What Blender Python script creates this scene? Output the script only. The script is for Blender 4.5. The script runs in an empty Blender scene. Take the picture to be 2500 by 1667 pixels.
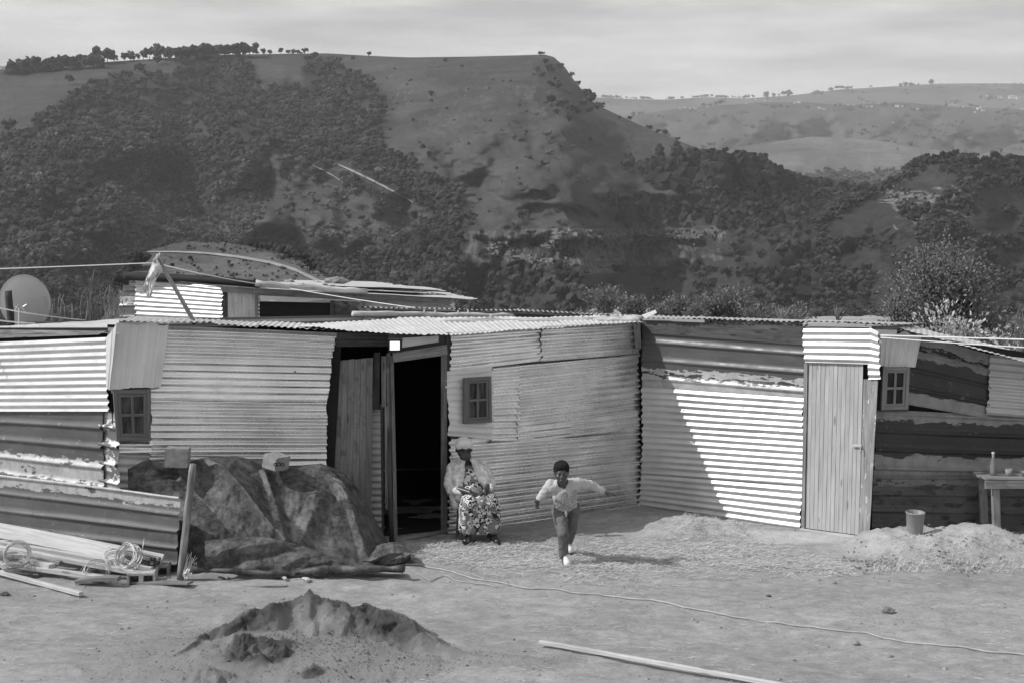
import bpy, bmesh, math, random
import numpy as np
from mathutils import Vector, Matrix, noise as mnoise

# ---------------------------------------------------------------- camera, world, sun, exposure
SC = bpy.context.scene
H, H0, F = 3.28, 600.0, 3472.0          # eye height (m), horizon row and focal length in photo pixels
cam_d = bpy.data.cameras.new('camera'); cam = bpy.data.objects.new('camera', cam_d)
SC.collection.objects.link(cam); SC.camera = cam
cam.location = (0, 0, H); cam.rotation_euler = (math.radians(90), 0, 0)
cam_d.sensor_width = 36; cam_d.lens = F / 2500 * 36
cam_d.shift_y = -(1667 / 2 - H0) / 2500
cam_d.clip_start = 0.3; cam_d.clip_end = 20000

SUN_EL, SUN_AZ = 42.0, 190.0            # azimuth of the sun measured from +X towards +Y
sd = Vector((math.cos(math.radians(SUN_EL)) * math.cos(math.radians(SUN_AZ)),
             math.cos(math.radians(SUN_EL)) * math.sin(math.radians(SUN_AZ)), math.sin(math.radians(SUN_EL))))
sun_d = bpy.data.lights.new('sun', 'SUN'); sun_d.energy = 4.0; sun_d.angle = math.radians(0.53)
sun = bpy.data.objects.new('sun', sun_d); SC.collection.objects.link(sun)
sun.rotation_euler = sd.to_track_quat('Z', 'Y').to_euler(); sun.location = (-20, 0, 30)

W = bpy.data.worlds.new('World'); SC.world = W; W.use_nodes = True
nt = W.node_tree; nt.nodes.clear()
wo = nt.nodes.new('ShaderNodeOutputWorld'); bg = nt.nodes.new('ShaderNodeBackground')
sky = nt.nodes.new('ShaderNodeTexSky'); sky.sky_type = 'NISHITA'; sky.sun_disc = False
sky.sun_elevation = math.radians(SUN_EL); sky.sun_rotation = math.radians(90 - SUN_AZ)
sky.air_density = 1.0; sky.dust_density = 2.0; sky.altitude = 600
bw = nt.nodes.new('ShaderNodeRGBToBW'); nt.links.new(sky.outputs[0], bw.inputs[0])
# black-and-white photograph: the sky's luminance only, with thin high cloud
tc = nt.nodes.new('ShaderNodeTexCoord'); mp = nt.nodes.new('ShaderNodeMapping'); mp.inputs['Scale'].default_value = (2.2, 2.2, 15)
nz = nt.nodes.new('ShaderNodeTexNoise'); nz.inputs['Scale'].default_value = 2.3; nz.inputs['Detail'].default_value = 7; nz.inputs['Roughness'].default_value = .55
nt.links.new(tc.outputs['Generated'], mp.inputs[0]); nt.links.new(mp.outputs[0], nz.inputs['Vector'])
mr = nt.nodes.new('ShaderNodeMapRange'); mr.inputs[1].default_value = .38; mr.inputs[2].default_value = .72; mr.inputs[3].default_value = 0; mr.inputs[4].default_value = .62
nt.links.new(nz.outputs[0], mr.inputs[0])
mx = nt.nodes.new('ShaderNodeMix'); mx.data_type = 'FLOAT'; mx.inputs[3].default_value = 8.6
nt.links.new(mr.outputs[0], mx.inputs[0]); nt.links.new(bw.outputs[0], mx.inputs[2])
nt.links.new(mx.outputs[0], bg.inputs[0]); bg.inputs[1].default_value = 0.15
nt.links.new(bg.outputs[0], wo.inputs[0])

SC.view_settings.view_transform = 'Standard'; SC.view_settings.look = 'None'
SC.view_settings.exposure = 0.0; SC.view_settings.gamma = 1.0; SC.view_settings.use_curve_mapping = False
SC.render.engine = 'CYCLES'
cy = SC.cycles; cy.use_denoising = True; cy.max_bounces = 7; cy.diffuse_bounces = 3; cy.glossy_bounces = 3
cy.transmission_bounces = 4; cy.volume_bounces = 0; cy.transparent_max_bounces = 8; cy.sample_clamp_indirect = 6
cy.use_adaptive_sampling = True; cy.adaptive_threshold = 0.012

# ---------------------------------------------------------------- helpers
R = random.Random(7)
def P(px, py, Y):                       # a photo pixel at distance Y -> world point
    return Vector(((px - 1250) / F * Y, Y, H - (py - H0) / F * Y))
def G(px, py, z=0.0):                   # a photo pixel on the level plane z -> world point
    Y = (H - z) * F / (py - H0)
    return Vector(((px - 1250) / F * Y, Y, z))
def _hash(ix, iy, s):
    n = (ix.astype(np.int64) * 374761393 + iy.astype(np.int64) * 668265263 + s * 1442695041) & 0xffffffff
    n = ((n ^ (n >> 13)) * 1274126177) & 0xffffffff
    return ((n ^ (n >> 16)) & 0xffffff) / float(0xffffff)
def vnoise(x, y, s=0):
    x = np.asarray(x, float); y = np.asarray(y, float)
    ix = np.floor(x); iy = np.floor(y); fx = x - ix; fy = y - iy
    fx = fx * fx * (3 - 2 * fx); fy = fy * fy * (3 - 2 * fy)
    a = _hash(ix, iy, s); b = _hash(ix + 1, iy, s); c = _hash(ix, iy + 1, s); d = _hash(ix + 1, iy + 1, s)
    return (a + (b - a) * fx) * (1 - fy) + (c + (d - c) * fx) * fy
def linoise(x, y, s=0, o=3, g=.5):
    """Facetted noise: flat planes meeting in straight creases, for crumpled sheets and clods."""
    t = 0; a = 1; n = 0
    for k in range(o):
        r = .7 + 1.1 * k + s; X = (x * math.cos(r) + y * math.sin(r)) * 2 ** k; Y = (-x * math.sin(r) + y * math.cos(r)) * 2 ** k
        ix = np.floor(X); iy = np.floor(Y); fx = X - ix; fy = Y - iy
        A = _hash(ix, iy, s + k); B = _hash(ix + 1, iy, s + k); C = _hash(ix, iy + 1, s + k); Dd = _hash(ix + 1, iy + 1, s + k)
        up = fx + fy > 1                                          # two triangles to a cell
        v = np.where(up, Dd + (C - Dd) * (1 - fx) + (B - Dd) * (1 - fy), A + (B - A) * fx + (C - A) * fy)
        t = t + a * (v - .5) * 2; n += a; a *= g
    return t / n
def fbm(x, y, s=0, o=5, g=.5):
    t = 0; a = 1; n = 0
    for k in range(o):
        t = t + a * (vnoise(x * 2 ** k, y * 2 ** k, s + k * 17) - .5) * 2; n += a; a *= g
    return t / n
def ridged(x, y, s=0, o=4, g=.5):
    t = 0; a = 1; n = 0
    for k in range(o):
        t = t + a * (1 - np.abs(vnoise(x * 2 ** k, y * 2 ** k, s + k * 31) * 2 - 1)); n += a; a *= g
    return t / n

def props(o, label=None, cat=None, group=None, kind=None):
    if label: o['label'] = label
    if cat: o['category'] = cat
    if group: o['group'] = group
    if kind: o['kind'] = kind
    return o
def thing(name, loc, label, cat, group=None):
    o = bpy.data.objects.new(name, None); SC.collection.objects.link(o)
    o.location = loc; o.empty_display_size = .1; o['origin'] = 1
    del o['origin']
    return props(o, label, cat, group)
def root_loc(p):
    v = Vector((0, 0, 0))
    while p is not None:
        v = v + Vector(p.location); p = p.parent
    return v
def mesh_obj(name, V, Fc, m, parent=None, smooth=False, uv=None, loc=None):
    """V world coordinates. For a top-level mesh, loc is its origin."""
    base = root_loc(parent) if parent is not None else Vector(tuple(loc) if loc is not None else (0, 0, 0))
    V = np.asarray([tuple(v) for v in V], float) if not isinstance(V, np.ndarray) else V
    me = bpy.data.meshes.new(name)
    me.from_pydata((V - np.array(base)).tolist(), [], [tuple(f) for f in Fc] if not isinstance(Fc, np.ndarray) else Fc.tolist())
    if uv is not None:
        L = me.uv_layers.new(name='UVMap'); li = np.empty(len(me.loops), int); me.loops.foreach_get('vertex_index', li)
        L.data.foreach_set('uv', np.asarray(uv, float)[li].ravel())
    me.polygons.foreach_set('use_smooth', [smooth] * len(me.polygons))
    ms = m if isinstance(m, (list, tuple)) else [m]
    for k in ms: me.materials.append(k)
    o = bpy.data.objects.new(name, me); SC.collection.objects.link(o)
    if parent is not None: o.parent = parent
    else: o.location = base
    return o
def grid_faces(nu, nv):                 # vertex index = i * nv + j
    i, j = np.meshgrid(np.arange(nu - 1), np.arange(nv - 1), indexing='ij'); a = (i * nv + j).ravel()
    return np.stack([a, a + nv, a + nv + 1, a + 1], 1)

class MB:                               # collects simple solids into one mesh
    def __init__(s): s.v = []; s.f = []; s.uv = []
    def add(s, V, Fc, uv=None):
        b = len(s.v); s.v += [tuple(v) for v in V]; s.f += [tuple(i + b for i in f) for f in Fc]
        s.uv += [tuple(u) for u in (uv if uv is not None else [(v[0] + v[1] * .3, v[2]) for v in V])]
    def beam(s, a, b, w, t, up=(0, 0, 1), n=6, warp=.0, seed=0, taper=1.0, ch=.12):
        """A timber from a to b, w across and t thick, with chamfered edges and a slight warp."""
        a = Vector(a); b = Vector(b); d = b - a; L = d.length; d.normalize(); up = Vector(up)
        s1 = d.cross(up)
        if s1.length < 1e-4: s1 = d.cross(Vector((0, 1, 0)))
        s1.normalize(); s2 = s1.cross(d).normalized(); rr = random.Random(seed)
        c = ch * min(w, t); hw, ht = w / 2, t / 2
        sec = [(-hw + c, -ht), (hw - c, -ht), (hw, -ht + c), (hw, ht - c), (hw - c, ht), (-hw + c, ht), (-hw, ht - c), (-hw, -ht + c)]
        V = []; U = []; w1 = rr.uniform(-1, 1) * warp; w2 = rr.uniform(-1, 1) * warp
        for k in range(n + 1):
            q = k / n; sc_ = 1 + (taper - 1) * q; bend = math.sin(q * math.pi)
            c0 = a + d * (L * q) + s1 * (w1 * bend) + s2 * (w2 * bend)
            for (x, y) in sec:
                V.append(c0 + s1 * (x * sc_) + s2 * (y * sc_)); U.append((L * q, x + y + rr.uniform(0, .001)))
        Fc = []
        for k in range(n):
            for j in range(8):
                j2 = (j + 1) % 8; Fc.append((k * 8 + j, k * 8 + j2, (k + 1) * 8 + j2, (k + 1) * 8 + j))
        Fc.append(tuple(range(7, -1, -1))); Fc.append(tuple(n * 8 + j for j in range(8)))
        s.add(V, Fc, U)
    def tube(s, pts, r, ns=6, cap=True, jitter=0, seed=0):
        pts = [Vector(p) for p in pts]; n = len(pts); rr = random.Random(seed)
        rad = r if hasattr(r, '__len__') else [r] * n
        V = []; U = []; L = 0; prev = None
        for k, p in enumerate(pts):
            t = (pts[min(k + 1, n - 1)] - pts[max(k - 1, 0)])
            t = t.normalized() if t.length > 1e-9 else Vector((0, 0, 1))
            if prev is None:
                u = t.cross(Vector((0, 0, 1)));
                if u.length < .05: u = t.cross(Vector((1, 0, 0)))
            else: u = prev - t * prev.dot(t)
            u.normalize(); prev = u; w = t.cross(u)
            if k: L += (p - pts[k - 1]).length
            for j in range(ns):
                a = 2 * math.pi * j / ns; q = rad[k] * (1 + (rr.uniform(-jitter, jitter) if jitter else 0))
                V.append(p + u * (math.cos(a) * q) + w * (math.sin(a) * q)); U.append((L, j / ns * 2 * math.pi * rad[k]))
        Fc = [(k * ns + j, k * ns + (j + 1) % ns, (k + 1) * ns + (j + 1) % ns, (k + 1) * ns + j) for k in range(n - 1) for j in range(ns)]
        if cap and ns > 2: Fc.append(tuple(range(ns - 1, -1, -1))); Fc.append(tuple((n - 1) * ns + j for j in range(ns)))
        s.add(V, Fc, U)
    def lathe(s, c, prof, ns=24, cap=True, axis=None):
        c = Vector(c); V = []; U = []
        M = Vector(axis).to_track_quat('Z', 'Y').to_matrix() if axis is not None else Matrix.Identity(3)
        for (r, z) in prof:
            for j in range(ns):
                a = 2 * math.pi * j / ns; V.append(c + M @ Vector((r * math.cos(a), r * math.sin(a), z))); U.append((j / ns, z))
        n = len(prof)
        Fc = [(k * ns + j, k * ns + (j + 1) % ns, (k + 1) * ns + (j + 1) % ns, (k + 1) * ns + j) for k in range(n - 1) for j in range(ns)]
        if cap: Fc.append(tuple(range(ns - 1, -1, -1))); Fc.append(tuple((n - 1) * ns + j for j in range(ns)))
        s.add(V, Fc, U)
    def blob(s, c, r, sub=1, jit=.15, seed=0, squash=(1, 1, 1)):
        bm = bmesh.new(); bmesh.ops.create_icosphere(bm, subdivisions=sub, radius=1); c = Vector(c)
        V = []
        for v in bm.verts:
            k = 1 + jit * 2 * (mnoise.noise(v.co * 1.7 + Vector((seed * 3.1, seed, 0))))
            V.append(c + Vector((v.co.x * squash[0], v.co.y * squash[1], v.co.z * squash[2])) * (r * k))
        Fc = [tuple(v.index for v in f.verts) for f in bm.faces]; bm.free(); s.add(V, Fc)
    def build(s, name, m, parent=None, smooth=False, loc=None):
        return mesh_obj(name, s.v, s.f, m, parent, smooth, s.uv, loc)
def beam(name, parent, a, b, w, t, m, up=(0, 0, 1), **k):
    q = MB(); q.beam(a, b, w, t, up, **k); return q.build(name, m, parent)

# ---------------------------------------------------------------- materials (neutral greys: the photograph is black and white)
class NT:
    def __init__(s, name):
        s.m = bpy.data.materials.new(name); s.m.use_nodes = True; s.t = s.m.node_tree; s.t.nodes.clear()
        s.out = s.t.nodes.new('ShaderNodeOutputMaterial'); s.b = s.t.nodes.new('ShaderNodeBsdfPrincipled')
        s.t.links.new(s.b.outputs[0], s.out.inputs[0]); s._c = {}
    def n(s, ty, **k):
        q = s.t.nodes.new('ShaderNode' + ty)
        for a, v in k.items():
            if a.startswith('i_'):
                key = a[2:]; key = int(key) if key.isdigit() else key.replace('_', ' ')
                q.inputs[key].default_value = v
            else: setattr(q, a, v)
        return q
    def l(s, a, b): s.t.links.new(a, b)
    def co(s, kind='Object', scale=(1, 1, 1), rnd=True):
        key = (kind, tuple(scale), rnd)
        if key in s._c: return s._c[key]
        t = s.n('TexCoord'); m = s.n('Mapping'); m.inputs['Scale'].default_value = scale; s.l(t.outputs[kind], m.inputs[0])
        if rnd:
            oi = s.n('ObjectInfo'); mm = s.n('Math', operation='MULTIPLY'); mm.inputs[1].default_value = 57.3; s.l(oi.outputs['Random'], mm.inputs[0])
            cx = s.n('CombineXYZ'); s.l(mm.outputs[0], cx.inputs[0]); s.l(mm.outputs[0], cx.inputs[2]); s.l(cx.outputs[0], m.inputs['Location'])
        s._c[key] = m.outputs[0]; return m.outputs[0]
    def noise(s, co, scale, detail=5, rough=.55, dist=0):
        q = s.n('TexNoise'); q.inputs['Scale'].default_value = scale; q.inputs['Detail'].default_value = detail
        q.inputs['Roughness'].default_value = rough; q.inputs['Distortion'].default_value = dist; s.l(co, q.inputs['Vector']); return q.outputs[0]
    def rng(s, v, a, b, c=0., d=1.):
        q = s.n('MapRange'); s.l(v, q.inputs[0])
        for k, x in enumerate((a, b, c, d)): q.inputs[k + 1].default_value = x
        return q.outputs[0]
    def math(s, op, a, b):
        q = s.n('Math', operation=op)
        for k, x in enumerate((a, b)):
            if isinstance(x, (int, float)): q.inputs[k].default_value = x
            else: s.l(x, q.inputs[k])
        return q.outputs[0]
    def mix(s, f, a, b):
        q = s.n('Mix', data_type='FLOAT')
        for k, x in zip((0, 2, 3), (f, a, b)):
            if isinstance(x, (int, float)): q.inputs[k].default_value = x
            else: s.l(x, q.inputs[k])
        return q.outputs[0]
    def col(s, v):
        if isinstance(v, (int, float)): s.b.inputs['Base Color'].default_value = (v, v, v, 1)
        else: s.l(v, s.b.inputs['Base Color'])
    def rough(s, v):
        if isinstance(v, (int, float)): s.b.inputs['Roughness'].default_value = v
        else: s.l(v, s.b.inputs['Roughness'])
    def metal(s, v):
        if isinstance(v, (int, float)): s.b.inputs['Metallic'].default_value = v
        else: s.l(v, s.b.inputs['Metallic'])
    def bump(s, h, strength=.5, dist=.01):
        q = s.n('Bump'); q.inputs['Strength'].default_value = strength; q.inputs['Distance'].default_value = dist
        s.l(h, q.inputs['Height']); s.l(q.outputs[0], s.b.inputs['Normal'])

def m_plain(name, lo, hi, scale=6, rough=.8, bump=.3, bs=None, dist=.01, kind='Object', st=(1, 1, 1), metal=0, spec=.3, tr=(.3, .7)):
    t = NT(name); c = t.co(kind, st); v = t.noise(c, scale, 6)
    t.col(t.rng(v, tr[0], tr[1], lo, hi)); t.rough(rough); t.metal(metal); t.b.inputs['Specular IOR Level'].default_value = spec
    if bump: t.bump(t.noise(c, bs or scale * 4, 5), bump, dist)
    return t.m
def m_sheet(name, lo, hi, metal=.5, rough=.42, bands=(), spots=.0, spot_c=.06, streak=26, edge=.35, rust=0.0, spec=.5, scratch=0.):
    """Corrugated iron: u runs along the sheet, v across it from its first edge, both in metres.
    bands = (v0, v1, colour, metallic): areas of bare metal or old paint with torn edges."""
    t = NT(name); c = t.co('UV', (1, 1, 1)); cs = t.co('UV', (.9, streak, 1)); cu = t.co('UV', (1, 1, 1), False)
    v = t.mix(.5, t.noise(cs, 1.1, 6, .6), t.noise(c, 2.4, 5, .6)); col = t.rng(v, .36, .64, lo, hi)
    met = metal; sep = t.n('SeparateXYZ'); t.l(cu, sep.inputs[0]); V = sep.outputs[1]
    wob = t.rng(t.noise(t.co('UV', (2.2, 7, 1)), 2.2, 7, .65), .25, .75, -edge * .2, edge * .2); Vw = t.math('ADD', V, wob)
    for (v0, v1, bc, bm_) in bands:
        f = t.math('MULTIPLY', t.math('GREATER_THAN', Vw, v0), t.math('LESS_THAN', Vw, v1))
        bcv = t.rng(t.noise(c, 9, 6, .7), .35, .65, bc * .75, bc * 1.15)
        col = t.mix(f, col, bcv); met = t.mix(f, met, bm_)
    if spots:
        f = t.rng(t.noise(t.co('UV', (1.3, 3, 1)), 3.5, 7, .7), .62 - spots * .2, .64 - spots * .2); col = t.mix(f, col, spot_c); met = t.mix(f, met, 0.)
    if scratch:
        f = t.rng(t.noise(t.co('UV', (1, 1.5, 1)), 11, 8, .8), .60, .66, 0, scratch); col = t.mix(f, col, .45)
    # nail holes and small dings
    vo = t.n('TexVoronoi', feature='F1'); vo.inputs['Scale'].default_value = 2.4; t.l(t.co('UV', (.7, 1.3, 1)), vo.inputs['Vector'])
    f = t.rng(vo.outputs['Distance'], .016, .03, 1, 0); col = t.mix(f, col, .05)
    t.col(col); t.metal(met); t.b.inputs['Specular IOR Level'].default_value = spec
    t.rough(t.rng(t.noise(c, 5, 5), .3, .7, rough - .09, rough + .13))
    t.bump(t.mix(.3, t.noise(c, 5, 6, .6), t.noise(cs, 2, 4)), .32, .012)
    return t.m
def m_wood(name, lo, hi, grain=26, rough=.75, knots=True, dirt=0., flake=0.):
    t = NT(name); c = t.co('UV', (1.6, grain, 1)); v = t.noise(c, 1.6, 7, .6, .6)
    col = t.rng(v, .34, .66, lo, hi)
    big = t.noise(t.co('UV', (.7, 1.5, 1)), 2.2, 5); col = t.math('MULTIPLY', col, t.rng(big, .3, .7, .82, 1.12))
    if knots:
        vo = t.n('TexVoronoi', feature='F1'); vo.inputs['Scale'].default_value = 1; t.l(t.co('UV', (2.3, 11, 1)), vo.inputs['Vector'])
        f = t.rng(vo.outputs['Distance'], .10, .16, 1, 0); col = t.mix(t.math('MULTIPLY', f, .7), col, lo * .35)
    if dirt:
        f = t.rng(t.noise(t.co('UV', (1, 1, 1)), 3.5, 8, .7), .52, .68, 0, dirt); col = t.mix(f, col, lo * .3)
    if flake:
        f = t.rng(t.noise(t.co('UV', (1.5, 5, 1)), 3, 8, .75), .58, .62, 0, flake); col = t.mix(f, col, .7)
    t.col(col); t.rough(rough); t.b.inputs['Specular IOR Level'].default_value = .25
    t.bump(v, .5, .004); return t.m

M = {}
M['galv_bright'] = m_sheet('galvanised_iron', .46, .70, .4, .38)
M['galv'] = m_sheet('weathered_galvanised_iron', .62, .92, .88, .27)
M['galv_dull'] = m_sheet('dull_galvanised_iron', .40, .58, .35, .45, spots=.0)
M['roof_galv'] = m_sheet('roof_iron', .50, .68, .25, .45)
M['ibr_grey'] = m_sheet('painted_iron_with_bare_metal', .06, .10, .1, .45, bands=((.50, .74, .42, .3),), spots=.12, scratch=.6)
M['ibr_fence'] = m_sheet('painted_iron_fence', .075, .12, .1, .42, bands=((-.2, .13, .42, .3),), spots=.12, scratch=.6)
M['silver_patch'] = m_sheet('peeling_bare_iron', .5, .78, .3, .4, spots=.75, spot_c=.12)
M['ibr_dark'] = m_sheet('dark_painted_iron', .065, .10, .1, .45, bands=((.44, .50, .45, .2), (.50, .515, .02, 0), (.53, .8, .42, .2)), scratch=.25)
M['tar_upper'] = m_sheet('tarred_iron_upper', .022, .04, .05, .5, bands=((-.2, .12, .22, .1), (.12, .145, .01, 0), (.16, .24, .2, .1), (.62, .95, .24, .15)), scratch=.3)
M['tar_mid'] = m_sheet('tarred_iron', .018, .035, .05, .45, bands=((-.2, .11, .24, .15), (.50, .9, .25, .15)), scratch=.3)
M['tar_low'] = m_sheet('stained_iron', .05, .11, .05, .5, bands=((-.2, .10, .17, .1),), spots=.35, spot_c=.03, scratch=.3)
M['patch_pale'] = m_sheet('pale_iron_patch', .55, .70, .25, .45)
M['plank_new'] = m_wood('new_pine', .42, .60)
M['plank_door'] = m_wood('pine_door_boards', .36, .46, grain=30)
M['plank_grey'] = m_wood('grey_door_boards', .17, .28, grain=34, dirt=.75)
M['plank_old'] = m_wood('weathered_timber', .14, .30, grain=22, dirt=.4)
M['plank_shade'] = m_wood('dull_frame_timber', .09, .19, grain=22, dirt=.4)
M['plank_dark'] = m_wood('dark_timber', .045, .10, dirt=.4)
M['plank_flaked'] = m_wood('timber_with_flaking_paint', .2, .36, flake=.9)
M['bark_pale'] = m_wood('pale_bark', .30, .72, grain=7, knots=False, dirt=.5)
M['bark_dark'] = m_wood('dark_bark', .03, .09, grain=7, knots=False)
M['bark_mid'] = m_wood('brown_bark', .11, .32, grain=9, knots=False)
M['charred'] = m_wood('charred_pole', .008, .03, grain=9, knots=False)
M['frame_dark'] = m_wood('dark_window_frame', .11, .17, knots=False)
M['frame_light'] = m_wood('pale_window_frame', .17, .27, knots=False)
M['concrete'] = m_plain('concrete_block', .20, .33, 14, .92, .7, 60, .006)
M['concrete_light'] = m_plain('pale_block', .34, .48, 14, .92, .7, 60, .006)
M['stone'] = m_plain('stone', .16, .34, 9, .9, .8, 40, .01)
M['clod'] = m_plain('earth_clod', .10, .18, 9, .95, .8, 40, .01)
M['black'] = m_plain('shade_black', .012, .02, 5, .9, 0)  # near-black colour standing in for unlit depth behind walls and openings
M['rubber'] = m_plain('black_rubber', .015, .03, 20, .5, 0)
M['wire'] = m_plain('steel_wire', .45, .62, 20, .4, 0, metal=.4)
M['line'] = m_plain('white_line', .7, .8, 20, .6, 0)
M['cable'] = m_plain('pale_cable', .3, .42, 10, .6, 0)
M['dish'] = m_plain('painted_dish', .27, .33, 3, .5, .05)
M['plastic_grey'] = m_plain('grey_plastic', .22, .27, 4, .38, .05, spec=.5)
M['enamel'] = m_plain('enamel', .10, .22, 9, .35, 0, spec=.5)
M['cloth_pale'] = m_plain('pale_cloth', .42, .66, 14, .9, .6, 40, .01)
def m_glass():
    t = NT('window_glass'); t.col(.03); t.rough(.08); t.b.inputs['Specular IOR Level'].default_value = .6
    t.b.inputs['Alpha'].default_value = .45
    return t.m
M['glass'] = m_glass()
M['curtain'] = m_plain('dim_curtain', .03, .22, 3, .95, .2, st=(6, 6, 1), tr=(.4, .6))
def m_lamp():
    t = NT('lit_lamp'); t.col(.8); t.b.inputs['Emission Color'].default_value = (1, 1, 1, 1); t.b.inputs['Emission Strength'].default_value = 1.05; return t.m
M['lamp'] = m_lamp()
def m_dirt():
    t = NT('bare_earth'); c = t.co('Object', (1, 1, 1), False)
    big = t.noise(c, .35, 6, .6); fine = t.noise(c, 9, 9, .7); st = t.noise(t.co('Object', (1.0, 1.7, 1), False), 2.6, 9, .72, .6)
    col = t.rng(big, .3, .7, .29, .42)
    col = t.math('MULTIPLY', col, t.rng(st, .32, .68, .78, 1.2)); col = t.math('MULTIPLY', col, t.rng(fine, .3, .7, .80, 1.16))
    at = t.n('Attribute', attribute_name='pale'); col = t.mix(t.math('MULTIPLY', at.outputs['Fac'], t.rng(fine, .3, .6, .6, 1)), col, .58)
    ag = t.n('Attribute', attribute_name='green'); gr = t.rng(t.noise(c, 1.1, 6, .6), .3, .7, .055, .13)
    col = t.mix(ag.outputs['Fac'], col, gr)
    vo = t.n('TexVoronoi', feature='F1'); vo.inputs['Scale'].default_value = 16; t.l(c, vo.inputs['Vector'])
    f = t.rng(vo.outputs['Distance'], .09, .14, 1, 0); f = t.math('MULTIPLY', f, t.rng(t.noise(c, 3, 3), .5, .6)); col = t.mix(f, col, .16)
    t.col(col); t.rough(.95); t.b.inputs['Specular IOR Level'].default_value = .15
    t.bump(t.mix(.5, t.noise(t.co('Object', (1, 1.8, 1), False), 14, 10, .78), st), .95, .05); return t.m
M['dirt'] = m_dirt()
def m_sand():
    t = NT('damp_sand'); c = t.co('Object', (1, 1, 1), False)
    at = t.n('Attribute', attribute_name='crumb'); base = t.rng(t.noise(c, 3, 7, .65), .3, .7, .26, .35)  # crumb mask darkens the steep faces and the crest
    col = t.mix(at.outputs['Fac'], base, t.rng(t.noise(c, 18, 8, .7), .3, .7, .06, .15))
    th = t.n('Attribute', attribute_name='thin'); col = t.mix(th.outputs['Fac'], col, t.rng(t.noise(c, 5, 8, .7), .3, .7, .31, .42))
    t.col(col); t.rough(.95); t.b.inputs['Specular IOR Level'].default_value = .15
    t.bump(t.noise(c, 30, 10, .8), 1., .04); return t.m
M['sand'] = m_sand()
def m_tarp():
    t = NT('tarpaulin'); c = t.co('Object', (1, 1, 1), False)
    a = t.noise(c, 2.2, 9, .72, .8); b = t.noise(c, 13, 8, .75, .4)
    col = t.rng(t.mix(.6, a, b), .42, .66, .018, .17); t.col(col); t.rough(t.rng(b, .3, .7, .4, .7)); t.b.inputs['Specular IOR Level'].default_value = .4
    t.bump(t.noise(c, 12, 8, .7, 1.0), .45, .012); return t.m
M['tarp'] = m_tarp()
def m_straw():
    t = NT('dry_straw'); oi = t.n('NewGeometry'); t.col(t.rng(oi.outputs['Random Per Island'], 0, 1, .30, .62)); t.rough(.8); return t.m
M['straw'] = m_straw()
def m_leaf(name, lo, hi, tr=.25):
    t = NT(name); g = t.n('NewGeometry'); t.col(t.rng(g.outputs['Random Per Island'], 0, 1, lo, hi)); t.rough(.6)
    t.b.inputs['Specular IOR Level'].default_value = .3
    d = t.n('BsdfTranslucent'); d.inputs[0].default_value = (hi, hi, hi, 1); mx = t.n('MixShader'); mx.inputs[0].default_value = tr
    t.l(t.b.outputs[0], mx.inputs[1]); t.l(d.outputs[0], mx.inputs[2]); t.l(mx.outputs[0], t.out.inputs[0]); return t.m
M['leaf'] = m_leaf('shrub_leaves', .09, .26)
M['leaf_pale'] = m_leaf('pale_leaves', .38, .66)
M['leaf_weed'] = m_leaf('weed_leaves', .10, .24)
def m_crown(name, lo, hi):
    t = NT(name); c = t.co('Object', (1, 1, 1), True); oi = t.n('ObjectInfo')
    col = t.rng(t.noise(c, .9, 5, .7), .3, .7, lo, hi); col = t.math('MULTIPLY', col, t.rng(oi.outputs['Random'], 0, 1, .55, 1.6))
    t.col(col); t.rough(.9); t.b.inputs['Specular IOR Level'].default_value = .1; t.bump(t.noise(c, 2.2, 6, .7), 1., .6); return t.m
M['crown'] = m_crown('broadleaf_crown', .022, .05)
M['crown_dark'] = m_crown('conifer_crown', .012, .032)
M['crown_light'] = m_crown('lighter_woodland_crown', .06, .10)  # lighter crown colour for scattered clusters of trees
M['crown_scrub'] = m_crown('scrub_crown', .05, .09)
M['house_wall'] = m_plain('far_house_wall', .6, .8, 1, .9, 0)
M['house_roof'] = m_plain('far_house_roof', .2, .5, 1, .8, 0)
def m_hill(name, g_lo, g_hi, f_lo, f_hi, rock=.30, sc=1.0):
    """Grass, wood and rock of a hillside; the wood and rock areas come from mesh attributes, broken up by noise."""
    t = NT(name); c = t.co('Object', (sc, sc, sc), False)
    n1 = t.noise(c, .012, 8, .6); n2 = t.noise(c, .09, 8, .7); n3 = t.noise(t.co('Object', (sc * .35, sc * .35, sc * 3), False), .035, 8, .65)
    g = t.rng(t.mix(.5, n1, n3), .36, .64, g_lo, g_hi); g = t.math('MULTIPLY', g, t.rng(n2, .3, .7, .8, 1.18)); g = t.math('MULTIPLY', g, t.rng(t.noise(c, .45, 6, .75), .35, .65, .72, 1.25))
    scrub = t.rng(t.noise(c, .055, 7, .75), .60, .66); g = t.mix(t.math('MULTIPLY', scrub, .22), g, f_hi)
    fo = t.n('Attribute', attribute_name='forest'); ff = t.rng(t.math('ADD', fo.outputs['Fac'], t.rng(n2, .2, .8, -.3, .3)), .42, .58)
    col = t.mix(ff, g, t.rng(t.noise(c, .16, 8, .75), .32, .68, f_lo, f_hi))
    ro = t.n('Attribute', attribute_name='rock'); rn = t.noise(t.co('Object', (sc * 4.5, sc * .25, sc * 2), False), .07, 6, .7)
    rf = t.rng(t.math('ADD', ro.outputs['Fac'], t.rng(rn, .3, .7, -.5, .5)), .62, .74)
    col = t.mix(rf, col, t.rng(t.noise(t.co('Object', (sc * 2.5, sc * .15, sc * 1), False), .3, 5, .7), .35, .65, rock * .45, rock))
    tr = t.n('Attribute', attribute_name='track'); col = t.mix(tr.outputs['Fac'], col, .42)
    t.col(col); t.rough(.95); t.b.inputs['Specular IOR Level'].default_value = .1
    t.bump(t.mix(.5, t.noise(c, .12, 9, .7), n2), .9, 5.); return t.m
M['hill'] = m_hill('hillside', .042, .092, .026, .058, .15)
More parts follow.
